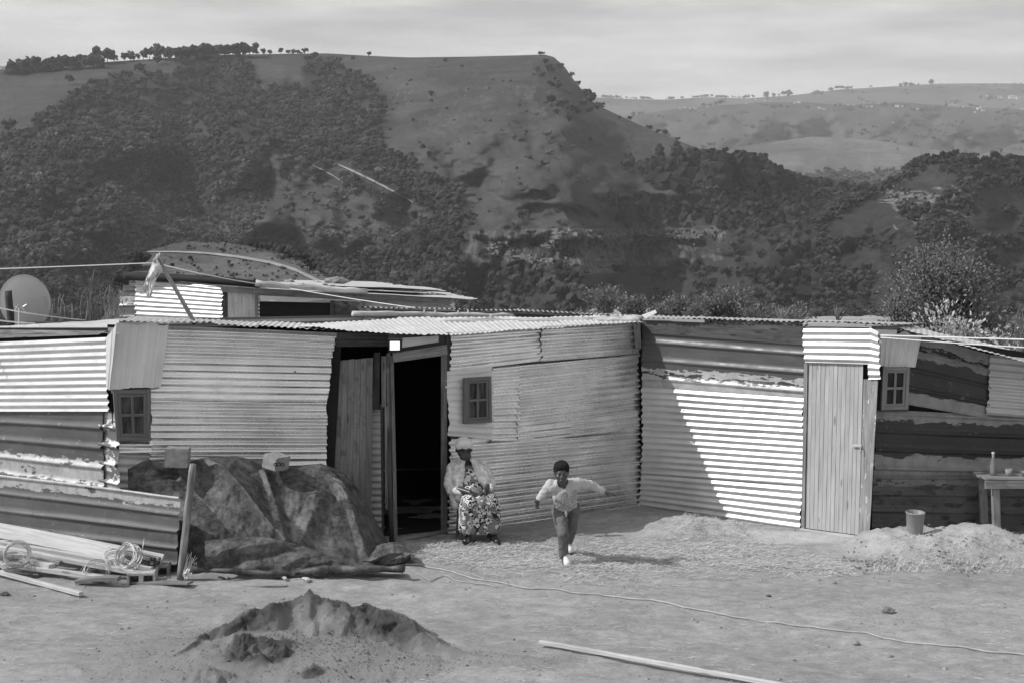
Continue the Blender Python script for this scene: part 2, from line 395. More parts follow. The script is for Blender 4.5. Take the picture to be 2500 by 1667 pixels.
M['knoll'] = m_hill('knoll_grass', .10, .16, .02, .05)
M['spur_pale'] = m_hill('pale_spur_grass', .09, .19, .035, .07, .3, .5)
M['hill_right'] = m_hill('wooded_slope', .035, .065, .022, .055, .2)
M['hill_mid'] = m_hill('rolling_grassland', .045, .10, .03, .06, .3, .4)
M['hill_far'] = m_hill('far_grassland', .065, .135, .04, .08, .3, .3)
# ---------------------------------------------------------------- the setting: yard, valley, hills, haze
def interp(x, pts):
    a = np.array(pts, float); return np.interp(x, a[:, 0], a[:, 1])
def inpoly(x, y, poly):
    x = np.asarray(x, float); y = np.asarray(y, float); c = np.zeros(x.shape, bool); n = len(poly)
    for i in range(n):
        x1, y1 = poly[i]; x2, y2 = poly[(i + 1) % n]
        if y1 == y2: continue
        k = ((y1 > y) != (y2 > y)) & (x < (x2 - x1) * (y - y1) / (y2 - y1) + x1); c ^= k
    return c
def bump2(x, y, cx, cy, rx, ry, h, p=1.0):
    return h * np.exp(-(((x - cx) / rx) ** 2 + ((y - cy) / ry) ** 2) ** p)
def axis_pts(core0, core1, step, lo, hi, g=1.35):
    a = list(np.arange(core0, core1, step)); s = step; x = core1
    while x < hi: a.append(x); s *= g; x += s
    a.append(hi); s = step; x = core0
    b = []
    while x > lo: s *= g; x -= s; b.append(max(x, lo))
    return np.array(sorted(set(np.round(b + a, 4))))
def yard_z(x, y):
    near = np.clip((24 - y) / 4, 0, 1) * np.clip((y + 5) / 8, 0, 1)
    z = (fbm(x * .5, y * .7, 3, 4) * .035 + fbm(x * 2.4, y * 5.5, 9, 5) * .016 + np.clip(fbm(x * 1.1, y * 3.1, 19, 4), 0, 1) * .03) * near
    z = z + bump2(x, y, 2.0, 16.2, .48, .34, .145, 1.4) + bump2(x, y, 2.45, 16.0, .45, .25, .10) + bump2(x, y, 1.5, 17.2, .7, .4, .05)      # trampled bank at the foot of the wall
    z = z + bump2(x, y, 4.55, 15.38, .85, .55, .19, 3) + bump2(x, y, 5.9, 15.35, .9, .55, .12, 2)  # bank the bucket stands on
    bank = np.clip((z - .05) / .08, 0, 1); z = z + bank * (fbm(x * 6, y * 6, 21, 4) * .05 + linoise(x * 8, y * 8, 22, 4, .6) * .045)
    z = z - .03 * np.clip((14.6 - y) / 2, 0, 1)
    z = z + near * (-.016 * np.clip(vnoise(x * 5.5, y * 5.5, 71) - .66, 0, 1) * 3 + .010 * linoise(x * 3.3, y * 6, 72, 4, .6))
    d = np.clip(y - 25, 0, None); z = z - np.where(d < 300, d * .32, 96) * np.clip(d / 12, 0, 1) 
    z = np.where((y > 20) | (np.abs(x) > 25), z + fbm(x * .05, y * .05, 5, 4) * np.clip((y - 20) * .02, 0, 2), z)
    z = z - np.clip(np.abs(x) - 30, 0, 250) * .25
    return np.maximum(z, -100)
gx = axis_pts(-6.6, 6.8, .045, -3600, 3600); gy = axis_pts(10.2, 17.6, .045, -250, 7600)
GX, GY = np.meshgrid(gx, gy, indexing='ij'); GZ = yard_z(GX, GY)
V = np.stack([GX, GY, GZ], -1).reshape(-1, 3)
ground = mesh_obj('ground', V, grid_faces(len(gx), len(gy)), M['dirt'], smooth=True)
props(ground, 'bare trampled earth yard in front of the iron shacks', kind='structure')
def attr(o, name, arr):
    a = o.data.attributes.new(name, 'FLOAT', 'POINT'); a.data.foreach_set('value', np.asarray(arr, float).ravel())
pale = bump2(GX, GY, 3.15, 15.95, .75, .34, 1.0, 2) + bump2(GX, GY, 2.4, 16.3, .5, .25, .5) + .5 * bump2(GX, GY, 4.6, 15.2, 1.0, .45, 1, 2)
attr(ground, 'pale', np.clip(pale, 0, 1)); attr(ground, 'green', np.clip((GY - 22) / 5, 0, 1) + np.clip((np.abs(GX) - 16) / 8, 0, 1) * (GY > 4))

D = 1.063                               # some outlines below were read off at 1/1.063 of the photo's size
def hill(name, label, sky_pts, x0, x1, ybot, dtop, dbot, m, nu=260, nv=150, relief=None, pw=1.0, forest=(), clear=(), rock=(), seed=1, back=600, amp=.0):
    """A hillside as a sheet from its skyline down into the valley and, behind the skyline, on over its top."""
    px = np.linspace(x0, x1, nu); t = np.linspace(0, 1, nv) ** 1.0
    PX, T = np.meshgrid(px, t, indexing='ij'); top = interp(px, sky_pts)[:, None]
    PY = top + (ybot - top) * T
    q = (PY - top.min()) / (ybot - top.min()); Y = dtop + (dbot - dtop) * q ** pw
    Y = Y + fbm(PX / 130, PY / 90, seed, 5) * amp * (.15 + np.sin(np.clip(T, 0, 1) * math.pi) * .85)
    if relief is not None: Y = Y + relief(PX, PY) 
    X = (PX - 1250) / F * Y; Z = H - (PY - H0) / F * Y
    Xb = X[:, :1] * 1.0; B = np.stack([X[:, :1] * (1 + back / Y[:, :1]), Y[:, :1] + back, Z[:, :1] - back * .05], -1)
    B2 = np.stack([X[:, :1] * (1 + .3 * back / Y[:, :1]), Y[:, :1] + back * .3, Z[:, :1] - 2], -1)
    bot = np.stack([X[:, -1:], Y[:, -1:] - 20, np.full_like(Z[:, -1:], -101.5)], -1)
    A = np.concatenate([B, B2, np.stack([X, Y, Z], -1), bot], 1)
    o = mesh_obj(name, A.reshape(-1, 3), grid_faces(nu, nv + 3), m, smooth=True); props(o, label, kind='structure')
    fo = np.zeros(PX.shape); wx = PX + fbm(PX / 40, PY / 40, seed + 5, 4) * 22; wy = PY + fbm(PX / 40, PY / 40, seed + 8, 4) * 16
    for p in forest: fo = np.maximum(fo, inpoly(wx, wy, p))
    for p in clear: fo = np.where(inpoly(wx, wy, p), 0, fo)
    rk = np.zeros(PX.shape)
    for (p, s) in rock: rk = np.maximum(rk, inpoly(wx, PY, p) * s)
    pad = lambda a: np.concatenate([a[:, :1], a[:, :1], a, a[:, -1:]], 1)
    attr(o, 'forest', pad(fo)); attr(o, 'rock', pad(rk)); o['n'] = 1; del o['n']
    return o, dict(px=px, top=top[:, 0], Y=Y, ybot=ybot, forest=fo, nu=nu, nv=nv)
def on_hill(h, px, py):                 # a point of a hillside by photo pixel
    i = (px - h['px'][0]) / (h['px'][-1] - h['px'][0]) * (h['nu'] - 1); i = min(max(i, 0), h['nu'] - 1.001)
    i0 = int(i); fi = i - i0; top = h['top'][i0] * (1 - fi) + h['top'][i0 + 1] * fi
    t = (py - top) / (h['ybot'] - top) * (h['nv'] - 1); t = min(max(t, 0), h['nv'] - 1.001); j = int(t); fj = t - j
    Y = h['Y']; y = (Y[i0, j] * (1 - fi) + Y[i0 + 1, j] * fi) * (1 - fj) + (Y[i0, j + 1] * (1 - fi) + Y[i0 + 1, j + 1] * fi) * fj
    return P(px, max(py, top), y), h['forest'][i0, j]
sc_ = lambda pts: [(x * D, y * D) for x, y in pts]
F_MAIN = sc_([(-400, 330), (0, 330), (70, 290), (140, 230), (230, 190), (310, 165), (400, 180), (405, 115), (540, 115), (600, 195), (690, 205), (705, 128), (770, 135), (850, 195), (880, 250), (855, 330), (900, 350), (960, 400), (1050, 440), (1100, 500), (1150, 620), (1400, 700), (1700, 720), (1700, 860), (-400, 860)])
F_EDGE = [(1312, 150), (1350, 140), (1400, 190), (1450, 245), (1480, 268), (1420, 285), (1340, 290), (1310, 240)]
F_LOW = [(1210, 300), (1330, 330), (1420, 380), (1480, 420), (1330, 440), (1260, 400), (1190, 350)]
F_RIGHT = sc_([(1440, 385), (1600, 350), (1750, 390), (1850, 425), (2200, 430), (2200, 860), (1050, 860), (1050, 640), (1120, 545), (1300, 520), (1500, 530), (1640, 540), (1560, 450)])
SPUR = sc_([(430, 545), (450, 470), (520, 405), (560, 350), (640, 365), (720, 395), (800, 450), (960, 470), (1010, 505), (930, 545), (850, 600), (740, 600), (560, 565)])
SCRUBP = sc_([(190, 480), (250, 445), (330, 460), (405, 520), (330, 530), (230, 510)])
BANDS = sc_([(730, 378), (800, 378), (960, 465), (940, 470), (850, 430)])
def mesa_relief(x, y):
    r = -34 * ridged((x - y * .5) / 150, y / 260, 81, 4) * np.clip((y - 200) / 150, 0, 1)
    def ridge(x0, y0, x1, y1, wl, wr, a):          # a spur: its crest line stands out towards the viewer
        t = np.clip((y - y0) / (y1 - y0), -.3, 1.3); cx = x0 + (x1 - x0) * t
        d = x - cx; w = np.where(d < 0, wl, wr); k = np.exp(-(d / w) ** 2) * np.exp(-(np.clip(np.abs((y - (y0 + y1) / 2) / ((y1 - y0) * .62)), 0, 9)) ** 4)
        return -a * k
    r += ridge(1330, 130, 1420, 820, 330, 120, 210)     # the mesa's right shoulder
    r += ridge(600, 350, 980, 660, 130, 190, 90)
    r += ridge(150, 240, 60, 700, 200, 160, 80)
    r += ridge(1700, 380, 1900, 800, 120, 160, 80)
    r += ridge(430, 120, 330, 420, 90, 120, 40)
    r += np.exp(-((x - (430 + (y - 160) * .12)) / 75) ** 2) * 70 * np.clip((y - 170) / 120, 0, 1) * np.clip((640 - y) / 80, 0, 1)   # ravine
    cl = np.clip((y - 255) / 40, 0, 1) * np.clip((x - 800) / 200, 0, 1); r += cl * -25
    c2 = (1 + .5 * linoise(x / 26, y / 60, 83, 3)) / (1 + np.exp(-(y - 590 + 14 * fbm(x / 60, y / 60, 84, 3)) / 7)) * np.clip((x - 1050) / 120, 0, 1) * np.clip((1800 - x) / 60, 0, 1); r += c2 * 45
    return r
mesa, MESA = hill('mesa_hill', 'broad flat-topped hill with a wooded ravine across the valley',
    [(-900, 210), (-300, 185), (0, 170), (130, 160), (290, 150), (420, 142), (560, 134), (800, 131), (900, 137), (1000, 141), (1150, 139), (1330, 134), (1352, 140), (1378, 163), (1400, 195), (1425, 225), (1448, 250), (1480, 268), (1582, 315), (1699, 361), (1800, 398), (1900, 440), (2000, 462), (2150, 476), (2300, 520), (2600, 640)],
    -900, 2600, 905, 1450, 620, M['hill'], 520, 260, mesa_relief, .8, (F_MAIN, F_RIGHT, F_EDGE), (SPUR, SCRUBP, BANDS),
    ((sc_([(900, 195), (1290, 195), (1300, 270), (900, 270)]), .45), (sc_([(1060, 530), (1665, 518), (1665, 600), (1350, 620), (1060, 600)]), .66), (sc_([(1330, 560), (1420, 560), (1420, 630), (1340, 630)]), .95),
     (sc_([(1630, 518), (1668, 518), (1668, 552), (1630, 552)]), 1.0), (sc_([(1240, 525), (1480, 525), (1480, 560), (1240, 560)]), .75), (sc_([(840, 600), (1010, 620), (1010, 650), (840, 650)]), .5), (sc_([(1100, 580), (1290, 585), (1290, 605), (1100, 605)]), .7)), seed=3, back=900, amp=95)
slope, SLOPE = hill('wooded_hill', 'dark wooded slope with low cliffs at the right of the valley',
    [(1980, 560), (2060, 500), (2120, 478), (2165, 458), (2195, 440), (2228, 408), (2262, 392), (2285, 380), (2307, 376), (2340, 386), (2382, 391), (2440, 388), (2500, 396), (2800, 380), (3300, 330)],
    1980, 3300, 905, 900, 480, M['hill_right'], 220, 200, lambda x, y: -60 * np.exp(-((x - 2350 + (y - 400) * .3) / 120) ** 2), .8,
    (sc_([(1860, 420), (2352, 420), (3200, 330), (3200, 870), (1860, 870)]),), (),
    ((sc_([(2040, 455), (2200, 420), (2240, 500), (2060, 530)]), .6), (sc_([(2150, 460), (2235, 440), (2235, 500), (2150, 520)]), .66)), seed=33, back=400, amp=60)
spur2, SPUR2 = hill('near_spur', 'pale scrubby spur in the mid distance',
    [(1600, 400), (1700, 385), (1780, 365), (1854, 351), (1985, 334), (2060, 337), (2150, 344), (2250, 362), (2380, 380), (2500, 350), (2650, 330), (3100, 330)],
    1560, 3100, 620, 2300, 1500, M['spur_pale'], 160, 60, None, 1, (sc_([(1750, 400), (2100, 395), (2200, 470), (1750, 470)]),), (), (), seed=41, back=300, amp=120)
far1, FAR1 = hill('rolling_hill', 'long bare rolling hill dotted with houses',
    [(1380, 300), (1440, 300), (1520, 286), (1662, 265), (1868, 250), (1960, 250), (2055, 258), (2200, 250), (2352, 262), (2500, 268), (3000, 250)],
    1360, 3000, 470, 4300, 2300, M['hill_mid'], 200, 60, None, 1, (), (), (), seed=52, back=200, amp=900)
far2, FAR2 = hill('far_ridge', 'distant ridge on the skyline with scattered homesteads',
    [(900, 255), (1300, 240), (1447, 238), (1540, 243), (1634, 244), (1720, 238), (1821, 241), (1938, 233), (2055, 219), (2170, 212), (2289, 205), (2400, 204), (2500, 205), (3000, 200)],
    900, 3000, 320, 6400, 4600, M['hill_far'], 200, 40, None, 1, (sc_([(1330, 225), (1600, 225), (1600, 238), (1330, 238)]), sc_([(1900, 205), (2352, 200), (2352, 215), (1900, 218)])), (), (), seed=61, back=300, amp=300)
knoll, KNOLL = hill('grassy_knoll', 'low grassy knoll crossed by a dirt track below the mesa',
    [(-300, 900), (100, 880), (240, 790), (310, 690), (345, 622), (372, 608), (400, 603), (425, 595), (470, 590), (500, 593), (545, 592), (575, 598), (600, 600), (680, 616), (740, 640), (800, 676), (900, 750), (1000, 820)],
    -300, 1000, 870, 360, 200, M['knoll'], 160, 90, None, 1, (), (), (), seed=71, back=60, amp=14)
# the dirt track over the knoll
tp = [(200, 640), (300, 620), (355, 616), (430, 616), (500, 619), (580, 628), (660, 642), (720, 660), (770, 684), (800, 700)]
Vt = []; Ft = []
for k in range(60):
    x = 330 + (800 - 330) * k / 59; y = interp(x, tp); w = 1.2 + 3.2 * (k / 59)
    for s in (-1, 1):
        p, _ = on_hill(KNOLL, x, y + s * w); d = (Vector((0, 0, H)) - p).normalized(); Vt.append(p + Vector((0, 0, .12)) + d * .5)
    if k: Ft.append((2 * k - 2, 2 * k - 1, 2 * k + 1, 2 * k))
trk = mesh_obj('dirt_track', Vt, Ft, m_plain('track_gravel', .22, .32, .5, .95, 0)); props(trk, 'pale dirt track curving down over the grassy knoll', kind='structure')
# two cut terraces of a road on the spur
for q, (xa, ya, xb, yb, w) in enumerate([(826, 402, 1008, 494, 2.6), (762, 404, 838, 446, 1.1)]):
    Vt = []; Ft = []
    for k in range(30):
        x = xa + (xb - xa) * k / 29; y = ya + (yb - ya) * k / 29 + math.sin(k / 29 * math.pi) * -3
        for s in (-1, 1):
            p, _ = on_hill(MESA, x, y + s * w * (.4 + .6 * math.sin(k / 29 * math.pi))); d = (Vector((0, 0, H)) - p).normalized(); Vt.append(p + d * 5)
        if k: Ft.append((2 * k - 2, 2 * k - 1, 2 * k + 1, 2 * k))
    o = mesh_obj('hillside_road', Vt, Ft, bpy.data.materials['track_gravel']); props(o, ['pale road cutting slanting down the wooded spur', 'short thin road cutting left of the longer one'][q], kind='structure')
# foreground bench of land behind the roofs (a sunlit field strip)
def land(name, label, px0, px1, py, Y, w, m):
    Vl = []; n = 30
    for k in range(n):
        x = px0 + (px1 - px0) * k / (n - 1); e = math.sin(k / (n - 1) * math.pi) ** .4
        yy = py - 7 * e + float(fbm(np.array(x / 30.), np.array(1.), 4, 3)) * 3
        a = P(x, yy, Y + w); b = P(x, py + 26, Y); c = Vector((b.x, b.y, b.z - 8)); Vl += [a, b, c]
    Fl = [(3 * k + j, 3 * k + 3 + j, 3 * k + 4 + j, 3 * k + 1 + j) for k in range(n - 1) for j in (0, 1)]
    o = mesh_obj(name, Vl, Fl, m, smooth=True); return props(o, label, kind='structure')
land('field', 'pale dry field strip beyond the roof ridge', 1440, 1720, 757, 55, 25, m_plain('dry_field', .24, .36, .4, .95, 0))
land('field', 'pale dry field strip behind the right wing roof', 1960, 2215, 778, 50, 20, bpy.data.materials['dry_field'])

hz = NT('haze_air'); hz.t.nodes.remove(hz.b); pv = hz.n('VolumePrincipled'); pv.inputs['Color'].default_value = (.92, .92, .92, 1)
pv.inputs['Density'].default_value = 1.15e-4; pv.inputs['Anisotropy'].default_value = .0; hz.l(pv.outputs[0], hz.out.inputs['Volume'])
x0, x1, y0, y1, z0, z1 = -3800, 3800, -300, 8000, -103, 900
V = [(x, y, z) for x in (x0, x1) for y in (y0, y1) for z in (z0, z1)]
o = mesh_obj('haze', V, [(0, 1, 3, 2), (4, 6, 7, 5), (0, 4, 5, 1), (2, 3, 7, 6), (0, 2, 6, 4), (1, 5, 7, 3)], hz.m); props(o, 'pale haze hanging in the valley air', kind='stuff')

# ---------------------------------------------------------------- woods and trees on the hills
def crown_mesh(name, m, seed, conifer=False, n=11, wide=1.0):
    q = MB(); r = random.Random(seed)
    if conifer:
        for k in range(9):
            z = .16 + .78 * k / 8; w = .26 * (1 - z) ** .7 + .05
            for j in range(3):
                a = r.uniform(0, 6.3); q.blob((math.cos(a) * w * .5, math.sin(a) * w * .5, z + r.uniform(-.04, .04)), w * r.uniform(.75, 1.05), 1, .35, seed + k * 5 + j, (1, 1, .8))
    else:
        for k in range(n):
            a = r.uniform(0, 6.3); d = r.uniform(.05, .34) * wide; z = r.uniform(.32, .8)
            q.blob((math.cos(a) * d, math.sin(a) * d, z), r.uniform(.12, .24) * (1.1 - abs(z - .55)), 1, .4, seed * 7 + k, (1, 1, .8))
    q.tube([(0, 0, -.05), (.01, 0, .35)], [.03, .02], 5)
    me_o = q.build(name, m); me = me_o.data; bpy.data.objects.remove(me_o); return me
CR = [crown_mesh('broadleaf', M['crown'], s, wide=1 + .2 * (s % 3)) for s in range(5)]
CN = [crown_mesh('conifer', M['crown_dark'], s + 40, True) for s in range(3)]
CS = [crown_mesh('scrub', M['crown_scrub'], s + 80, n=8, wide=1.4) for s in range(3)]
def scatter(name, label, pts, meshes, m):
    """One wood as instanced crowns on points (a far-off mass nobody could count)."""
    coll = bpy.data.collections.new(name + '_kinds')
    for k, me in enumerate(meshes): coll.objects.link(bpy.data.objects.new('%s_%d' % (name, k), me))
    me = bpy.data.meshes.new(name); me.from_pydata([tuple(p[0]) for p in pts], [], [])
    o = bpy.data.objects.new(name, me); SC.collection.objects.link(o); props(o, label, kind='stuff'); me.materials.append(m)
    a = me.attributes.new('size', 'FLOAT', 'POINT'); a.data.foreach_set('value', [p[1] for p in pts])
    g = bpy.data.node_groups.new(name, 'GeometryNodeTree'); g.interface.new_socket('Geometry', in_out='INPUT', socket_type='NodeSocketGeometry'); g.interface.new_socket('Geometry', in_out='OUTPUT', socket_type='NodeSocketGeometry')
    N = g.nodes.new; gi = N('NodeGroupInput'); go = N('NodeGroupOutput'); ip = N('GeometryNodeInstanceOnPoints'); ci = N('GeometryNodeCollectionInfo')
    ci.inputs['Collection'].default_value = coll; ci.inputs['Separate Children'].default_value = True; ci.inputs['Reset Children'].default_value = True
    na = N('GeometryNodeInputNamedAttribute'); na.data_type = 'FLOAT'; na.inputs['Name'].default_value = 'size'
    rv = N('FunctionNodeRandomValue'); rv.data_type = 'FLOAT_VECTOR'; rv.inputs[0].default_value = (0, 0, 0); rv.inputs[1].default_value = (.15, .15, 6.28)
    g.links.new(gi.outputs[0], ip.inputs['Points']); g.links.new(ci.outputs[0], ip.inputs['Instance']); ip.inputs['Pick Instance'].default_value = True
    g.links.new(na.outputs[0], ip.inputs['Scale']); g.links.new(rv.outputs[0], ip.inputs['Rotation']); g.links.new(ip.outputs[0], go.inputs[0])
    md = o.modifiers.new('scatter', 'NODES'); md.node_group = g; return o
def near_road(px, py):
    for (xa, ya, xb, yb) in ((826, 402, 1008, 494), (762, 404, 838, 446)):
        t = max(-.02, min(1.02, (px - xa) / (xb - xa)))
        if abs(px - xa - (xb - xa) * t) < 8 and -6 < py - (ya + (yb - ya) * t) < 26: return True
    return False
def wood_pts(h, box, n, size, keep=.5, seed=0, test=None):
    r = random.Random(seed); out = []
    for _ in range(n):
        px = r.uniform(box[0], box[2]); py = r.uniform(box[1], box[3]); p, f = on_hill(h, px, py)
        if (h is MESA and near_road(px, py)) or (test is not None and not test(px, py)): continue
        if f < keep and r.random() > .012: continue
        s = r.uniform(*size) * (.75 + .5 * float(vnoise(px / 30, py / 30, 5)))
        if f < keep: s *= .7
        out.append((p - Vector((0, 0, s * .12)), s))
    return out
scatter('hillside_woods', 'dense dark woods filling the ravine and lower slopes of the mesa', wood_pts(MESA, (-350, 120, 2250, 800), 15000, (5, 9.5), seed=1, test=lambda x, y: not (1120 < x < 1790 and 548 < y < 668) and (x < 1130 or R.random() < (.6 if y < 540 and x > 1500 else .14))), CR, M['crown'])
scatter('slope_woods', 'dark scrubby woods on the right-hand valley slope', wood_pts(SLOPE, (1990, 370, 2650, 800), 2600, (2.5, 5.5), keep=-1, seed=2, test=lambda x, y: float(vnoise(x / 60, y / 40, 77)) > (.3 if y < 450 else .5)), CR, M['crown'])
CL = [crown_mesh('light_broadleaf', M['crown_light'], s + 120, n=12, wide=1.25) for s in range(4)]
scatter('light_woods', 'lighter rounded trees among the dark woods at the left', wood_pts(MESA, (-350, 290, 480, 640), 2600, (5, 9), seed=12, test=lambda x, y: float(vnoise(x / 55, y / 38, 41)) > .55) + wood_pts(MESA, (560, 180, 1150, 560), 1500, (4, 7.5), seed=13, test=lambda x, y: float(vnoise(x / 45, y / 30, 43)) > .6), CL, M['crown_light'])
# broken cliff bands: blocks of rock standing out of the slope
q = MB(); rr = random.Random(77)
for (xa, ya, xb, yb, n) in [(1346, 555, 1404, 580, 26), (1431, 562, 1489, 586, 26), (1315, 588, 1382, 607, 22), (1449, 596, 1507, 662, 44), (1181, 592, 1280, 630, 46), (1288, 620, 1391, 643, 30), (1625, 557, 1680, 581, 20), (1737, 556, 1770, 584, 16), (1676, 565, 1723, 600, 18), (1500, 570, 1620, 590, 16), (900, 640, 1000, 668, 14), (2160, 455, 2235, 500, 30), (2230, 465, 2290, 505, 18)]:
    hh_ = SLOPE if xa > 2100 else MESA
    for k in range(n):
        x = rr.uniform(xa, xb); y = rr.uniform(ya, yb); p, _ = on_hill(hh_, x, y); s_ = p.y / F; w = rr.uniform(2.2, 6.5) * s_; h_ = rr.uniform(2.5, 8) * s_; dd = rr.uniform(4, 9); a = rr.uniform(-.5, .5)
        ux_ = Vector((math.cos(a), math.sin(a), 0)); uy_ = Vector((-math.sin(a), math.cos(a), 0)); c = p - uy_ * rr.uniform(0, 2.5)
        V = [c + ux_ * (sx * w / 2 * rr.uniform(.75, 1.15)) + uy_ * ((sy - .5) * dd + rr.uniform(-.8, .8)) + Vector((0, 0, sz * h_ / 2 * rr.uniform(.75, 1.2))) for sx in (-1, 1) for sy in (0, 2) for sz in (-1, 1)]
        q.add(V, [(0, 1, 3, 2), (4, 6, 7, 5), (0, 4, 5, 1), (2, 3, 7, 6), (1, 5, 7, 3), (0, 2, 6, 4)])
props(q.build('cliff', m_plain('cliff_rock', .09, .24, .25, .95, 1., 1.2, .8), loc=(100, 800, -40)), 'broken pale rock band standing out of the wooded slope', kind='structure')
def in_spur(x, y): return bool(inpoly(np.array([x]), np.array([y]), SPUR)[0] or inpoly(np.array([x]), np.array([y]), SCRUBP)[0]) and (x < 640 or y > 570 or R.random() < .1)
scatter('spur_scrub', 'pale bushes covering the upper spur of the hill', wood_pts(MESA, (180, 360, 1080, 660), 4200, (3, 6.5), keep=-1, seed=3, test=in_spur), CS, M['crown_scrub'])
def far_scrub(x, y):
    return float(vnoise(x / 26, y / 7, 15)) > .72
scatter('far_scrub', 'dark lines of trees and scrub on the far rolling hills', wood_pts(FAR1, (1440, 255, 2500, 420), 5200, (7, 13), keep=-1, seed=6, test=far_scrub) + wood_pts(FAR2, (1440, 208, 2500, 262), 1500, (9, 17), keep=-1, seed=7, test=far_scrub), CS, M['crown_scrub'])
scatter('mesa_scrub', 'low scrub thinly scattered over the mesa face', wood_pts(MESA, (880, 150, 1650, 560), 220, (1.4, 3.4), keep=-1, seed=8, test=lambda x, y: float(vnoise(x / 50, y / 40, 25)) > .5), CS, M['crown_scrub'])
scatter('knoll_scrub', 'small bushes and tussocks over the grassy knoll', wood_pts(KNOLL, (300, 590, 820, 700), 520, (.35, 1.1), keep=-1, seed=14, test=lambda x, y: abs(y - interp(x, tp)) > 6 and float(vnoise(x / 30, y / 14, 61)) > .42), CS, M['crown_scrub'])
scatter('ridge_scrub', 'low scrub on the pale spur in the mid distance', wood_pts(SPUR2, (1700, 335, 2500, 520), 1500, (6, 13), keep=.5, seed=4), CS, M['crown_scrub'])
ORD = 'first second third fourth fifth sixth seventh eighth ninth tenth eleventh twelfth thirteenth fourteenth fifteenth sixteenth seventeenth eighteenth nineteenth twentieth twenty-first twenty-second twenty-third twenty-fourth twenty-fifth twenty-sixth twenty-seventh twenty-eighth twenty-ninth thirtieth thirty-first thirty-second thirty-third thirty-fourth thirty-fifth thirty-sixth thirty-seventh thirty-eighth thirty-ninth fortieth'.split()
def nth(label, k, n): return label if n == 1 else '%s, the %s from the left' % (label, ORD[k])
def ranks(lst):
    o = sorted(range(len(lst)), key=lambda i: lst[i][0]); return {i: k for k, i in enumerate(o)}
def tree_copy(name, me, loc, s, label, group, sz=1.0, cat='tree'):
    o = bpy.data.objects.new(name, me); SC.collection.objects.link(o); o.location = loc; o.scale = (s, s, s * sz)
    o.rotation_euler = (0, 0, R.uniform(0, 6.28)); return props(o, label, cat, group)
# skyline trees: (x, height px) standing on the hill's edge
def skyline(lst, meshes, label, group, name, h=MESA, dy=2, wide=1.0):
    rk_ = ranks(lst)
    for i_, (x, hp) in enumerate(lst):
        y = interp(x, list(zip(h['px'], h['top']))) + dy; p, _ = on_hill(h, x, y)
        s = hp / F * p.y / .86; tree_copy(name, R.choice(meshes), p - Vector((0, 0, s * .06)), s, nth(label, rk_[i_], len(lst)), group, 1 / wide)
r2 = random.Random(11)
skyline([(25 + k * 7.4 + r2.uniform(-3, 3), r2.uniform(26, 40)) for k in range(31)], CR[:2] + CN[:1], 'dark tree in left skyline row', 'row of trees on the left skyline', 'skyline_tree', dy=14)
skyline([(262, 36), (252, 44)], CR, 'tall round tree ending the left skyline row', 'tall trees ending the left row', 'skyline_tree', dy=4)
skyline([(280, 20), (305, 22), (318, 26), (328, 20)], CR, 'small tree in the gap between the two skyline groves', 'small trees in the skyline gap', 'skyline_tree')
skyline([(350, 26), (365, 30), (383, 40), (400, 34)], CR, 'tree at the left edge of the big skyline grove', 'trees left of the big grove', 'skyline_tree')
skyline([(402 + k * 8.2 + r2.uniform(-3, 3), r2.uniform(26, 38)) for k in range(26)], CR, 'dark tree in the big grove on the skyline', 'big grove on the skyline', 'skyline_tree', dy=6)
skyline([(642, 16), (660, 13), (686, 17), (704, 13), (716, 14), (728, 12), (744, 17)], CR, 'small round tree spaced along the bare skyline', 'small trees spaced along the skyline', 'skyline_tree')
skyline([(900, 13)], CR, 'lone small bush on the middle of the mesa skyline', None, 'skyline_bush'); skyline([(1318, 11)], CR, 'left bush on the mesa edge corner', None, 'skyline_bush'); skyline([(1327, 9)], CR, 'right bush on the mesa edge corner', None, 'skyline_bush')
skyline([(1395, 14), (1412, 14), (1430, 15), (1446, 11), (1458, 9)], CR, 'bush clinging to the steep right edge of the mesa', 'bushes on the mesa edge', 'hill_bush')
# trees on the open slopes
def slope_trees(lst, meshes, label, group, name='hill_tree', h=MESA):
    rk_ = ranks(lst)
    for i_, (x, y, hp) in enumerate(lst):
        p, _ = on_hill(h, x, y); s = hp / F * p.y / .86; tree_copy(name, R.choice(meshes), p - Vector((0, 0, s * .05)), s, nth(label, rk_[i_], len(lst)), group)
slope_trees([(170, 208, 26)], CR, 'single tree on the bare slope below the left skyline row', None)
slope_trees([(383, 160, 26)], CR, 'single tree on the grass left of the ravine head', None)
slope_trees([(336, 178, 26)], CR, 'tree at the top left edge of the ravine wood', None)
slope_trees([(20, 325, 36)], CR, 'round tree at the far left on the open slope', None)
slope_trees([(92, 300, 14)], CR, 'small bush beside the left wood edge', None, 'hill_bush')
slope_trees([(1528, 390, 18), (1255, 345, 16), (1280, 335, 18), (1335, 340, 22), (1350, 348, 18), (1290, 395, 18), (1340, 385, 20), (1370, 365, 20), (1400, 365, 14), (1330, 412, 20), (1270, 458, 16), (1225, 450, 12), (1010, 300, 12), (1300, 188, 12)], CS, 'scattered bush on the open face of the mesa', 'scattered bushes on the mesa face', 'hill_bush')
slope_trees([(1600 + dx, y + 6, hh * 1.35) for dx, y, hh in ((10, 400, 36), (22, 425, 30), (-60, 400, 22), (52, 388, 34), (48, 440, 58), (70, 455, 60), (98, 440, 56), (115, 430, 48), (125, 450, 60), (140, 432, 50), (155, 460, 66), (170, 445, 60), (185, 460, 60), (200, 440, 52), (212, 460, 66), (226, 455, 60), (240, 452, 56), (255, 455, 58), (265, 462, 62), (280, 470, 56), (292, 472, 52), (305, 470, 48), (318, 474, 44), (335, 478, 40), (350, 482, 38), (20, 455, 52), (-5, 440, 44))], CN, 'tall dark conifer on the ridge descending right of the mesa', 'conifers on the descending ridge', 'conifer')
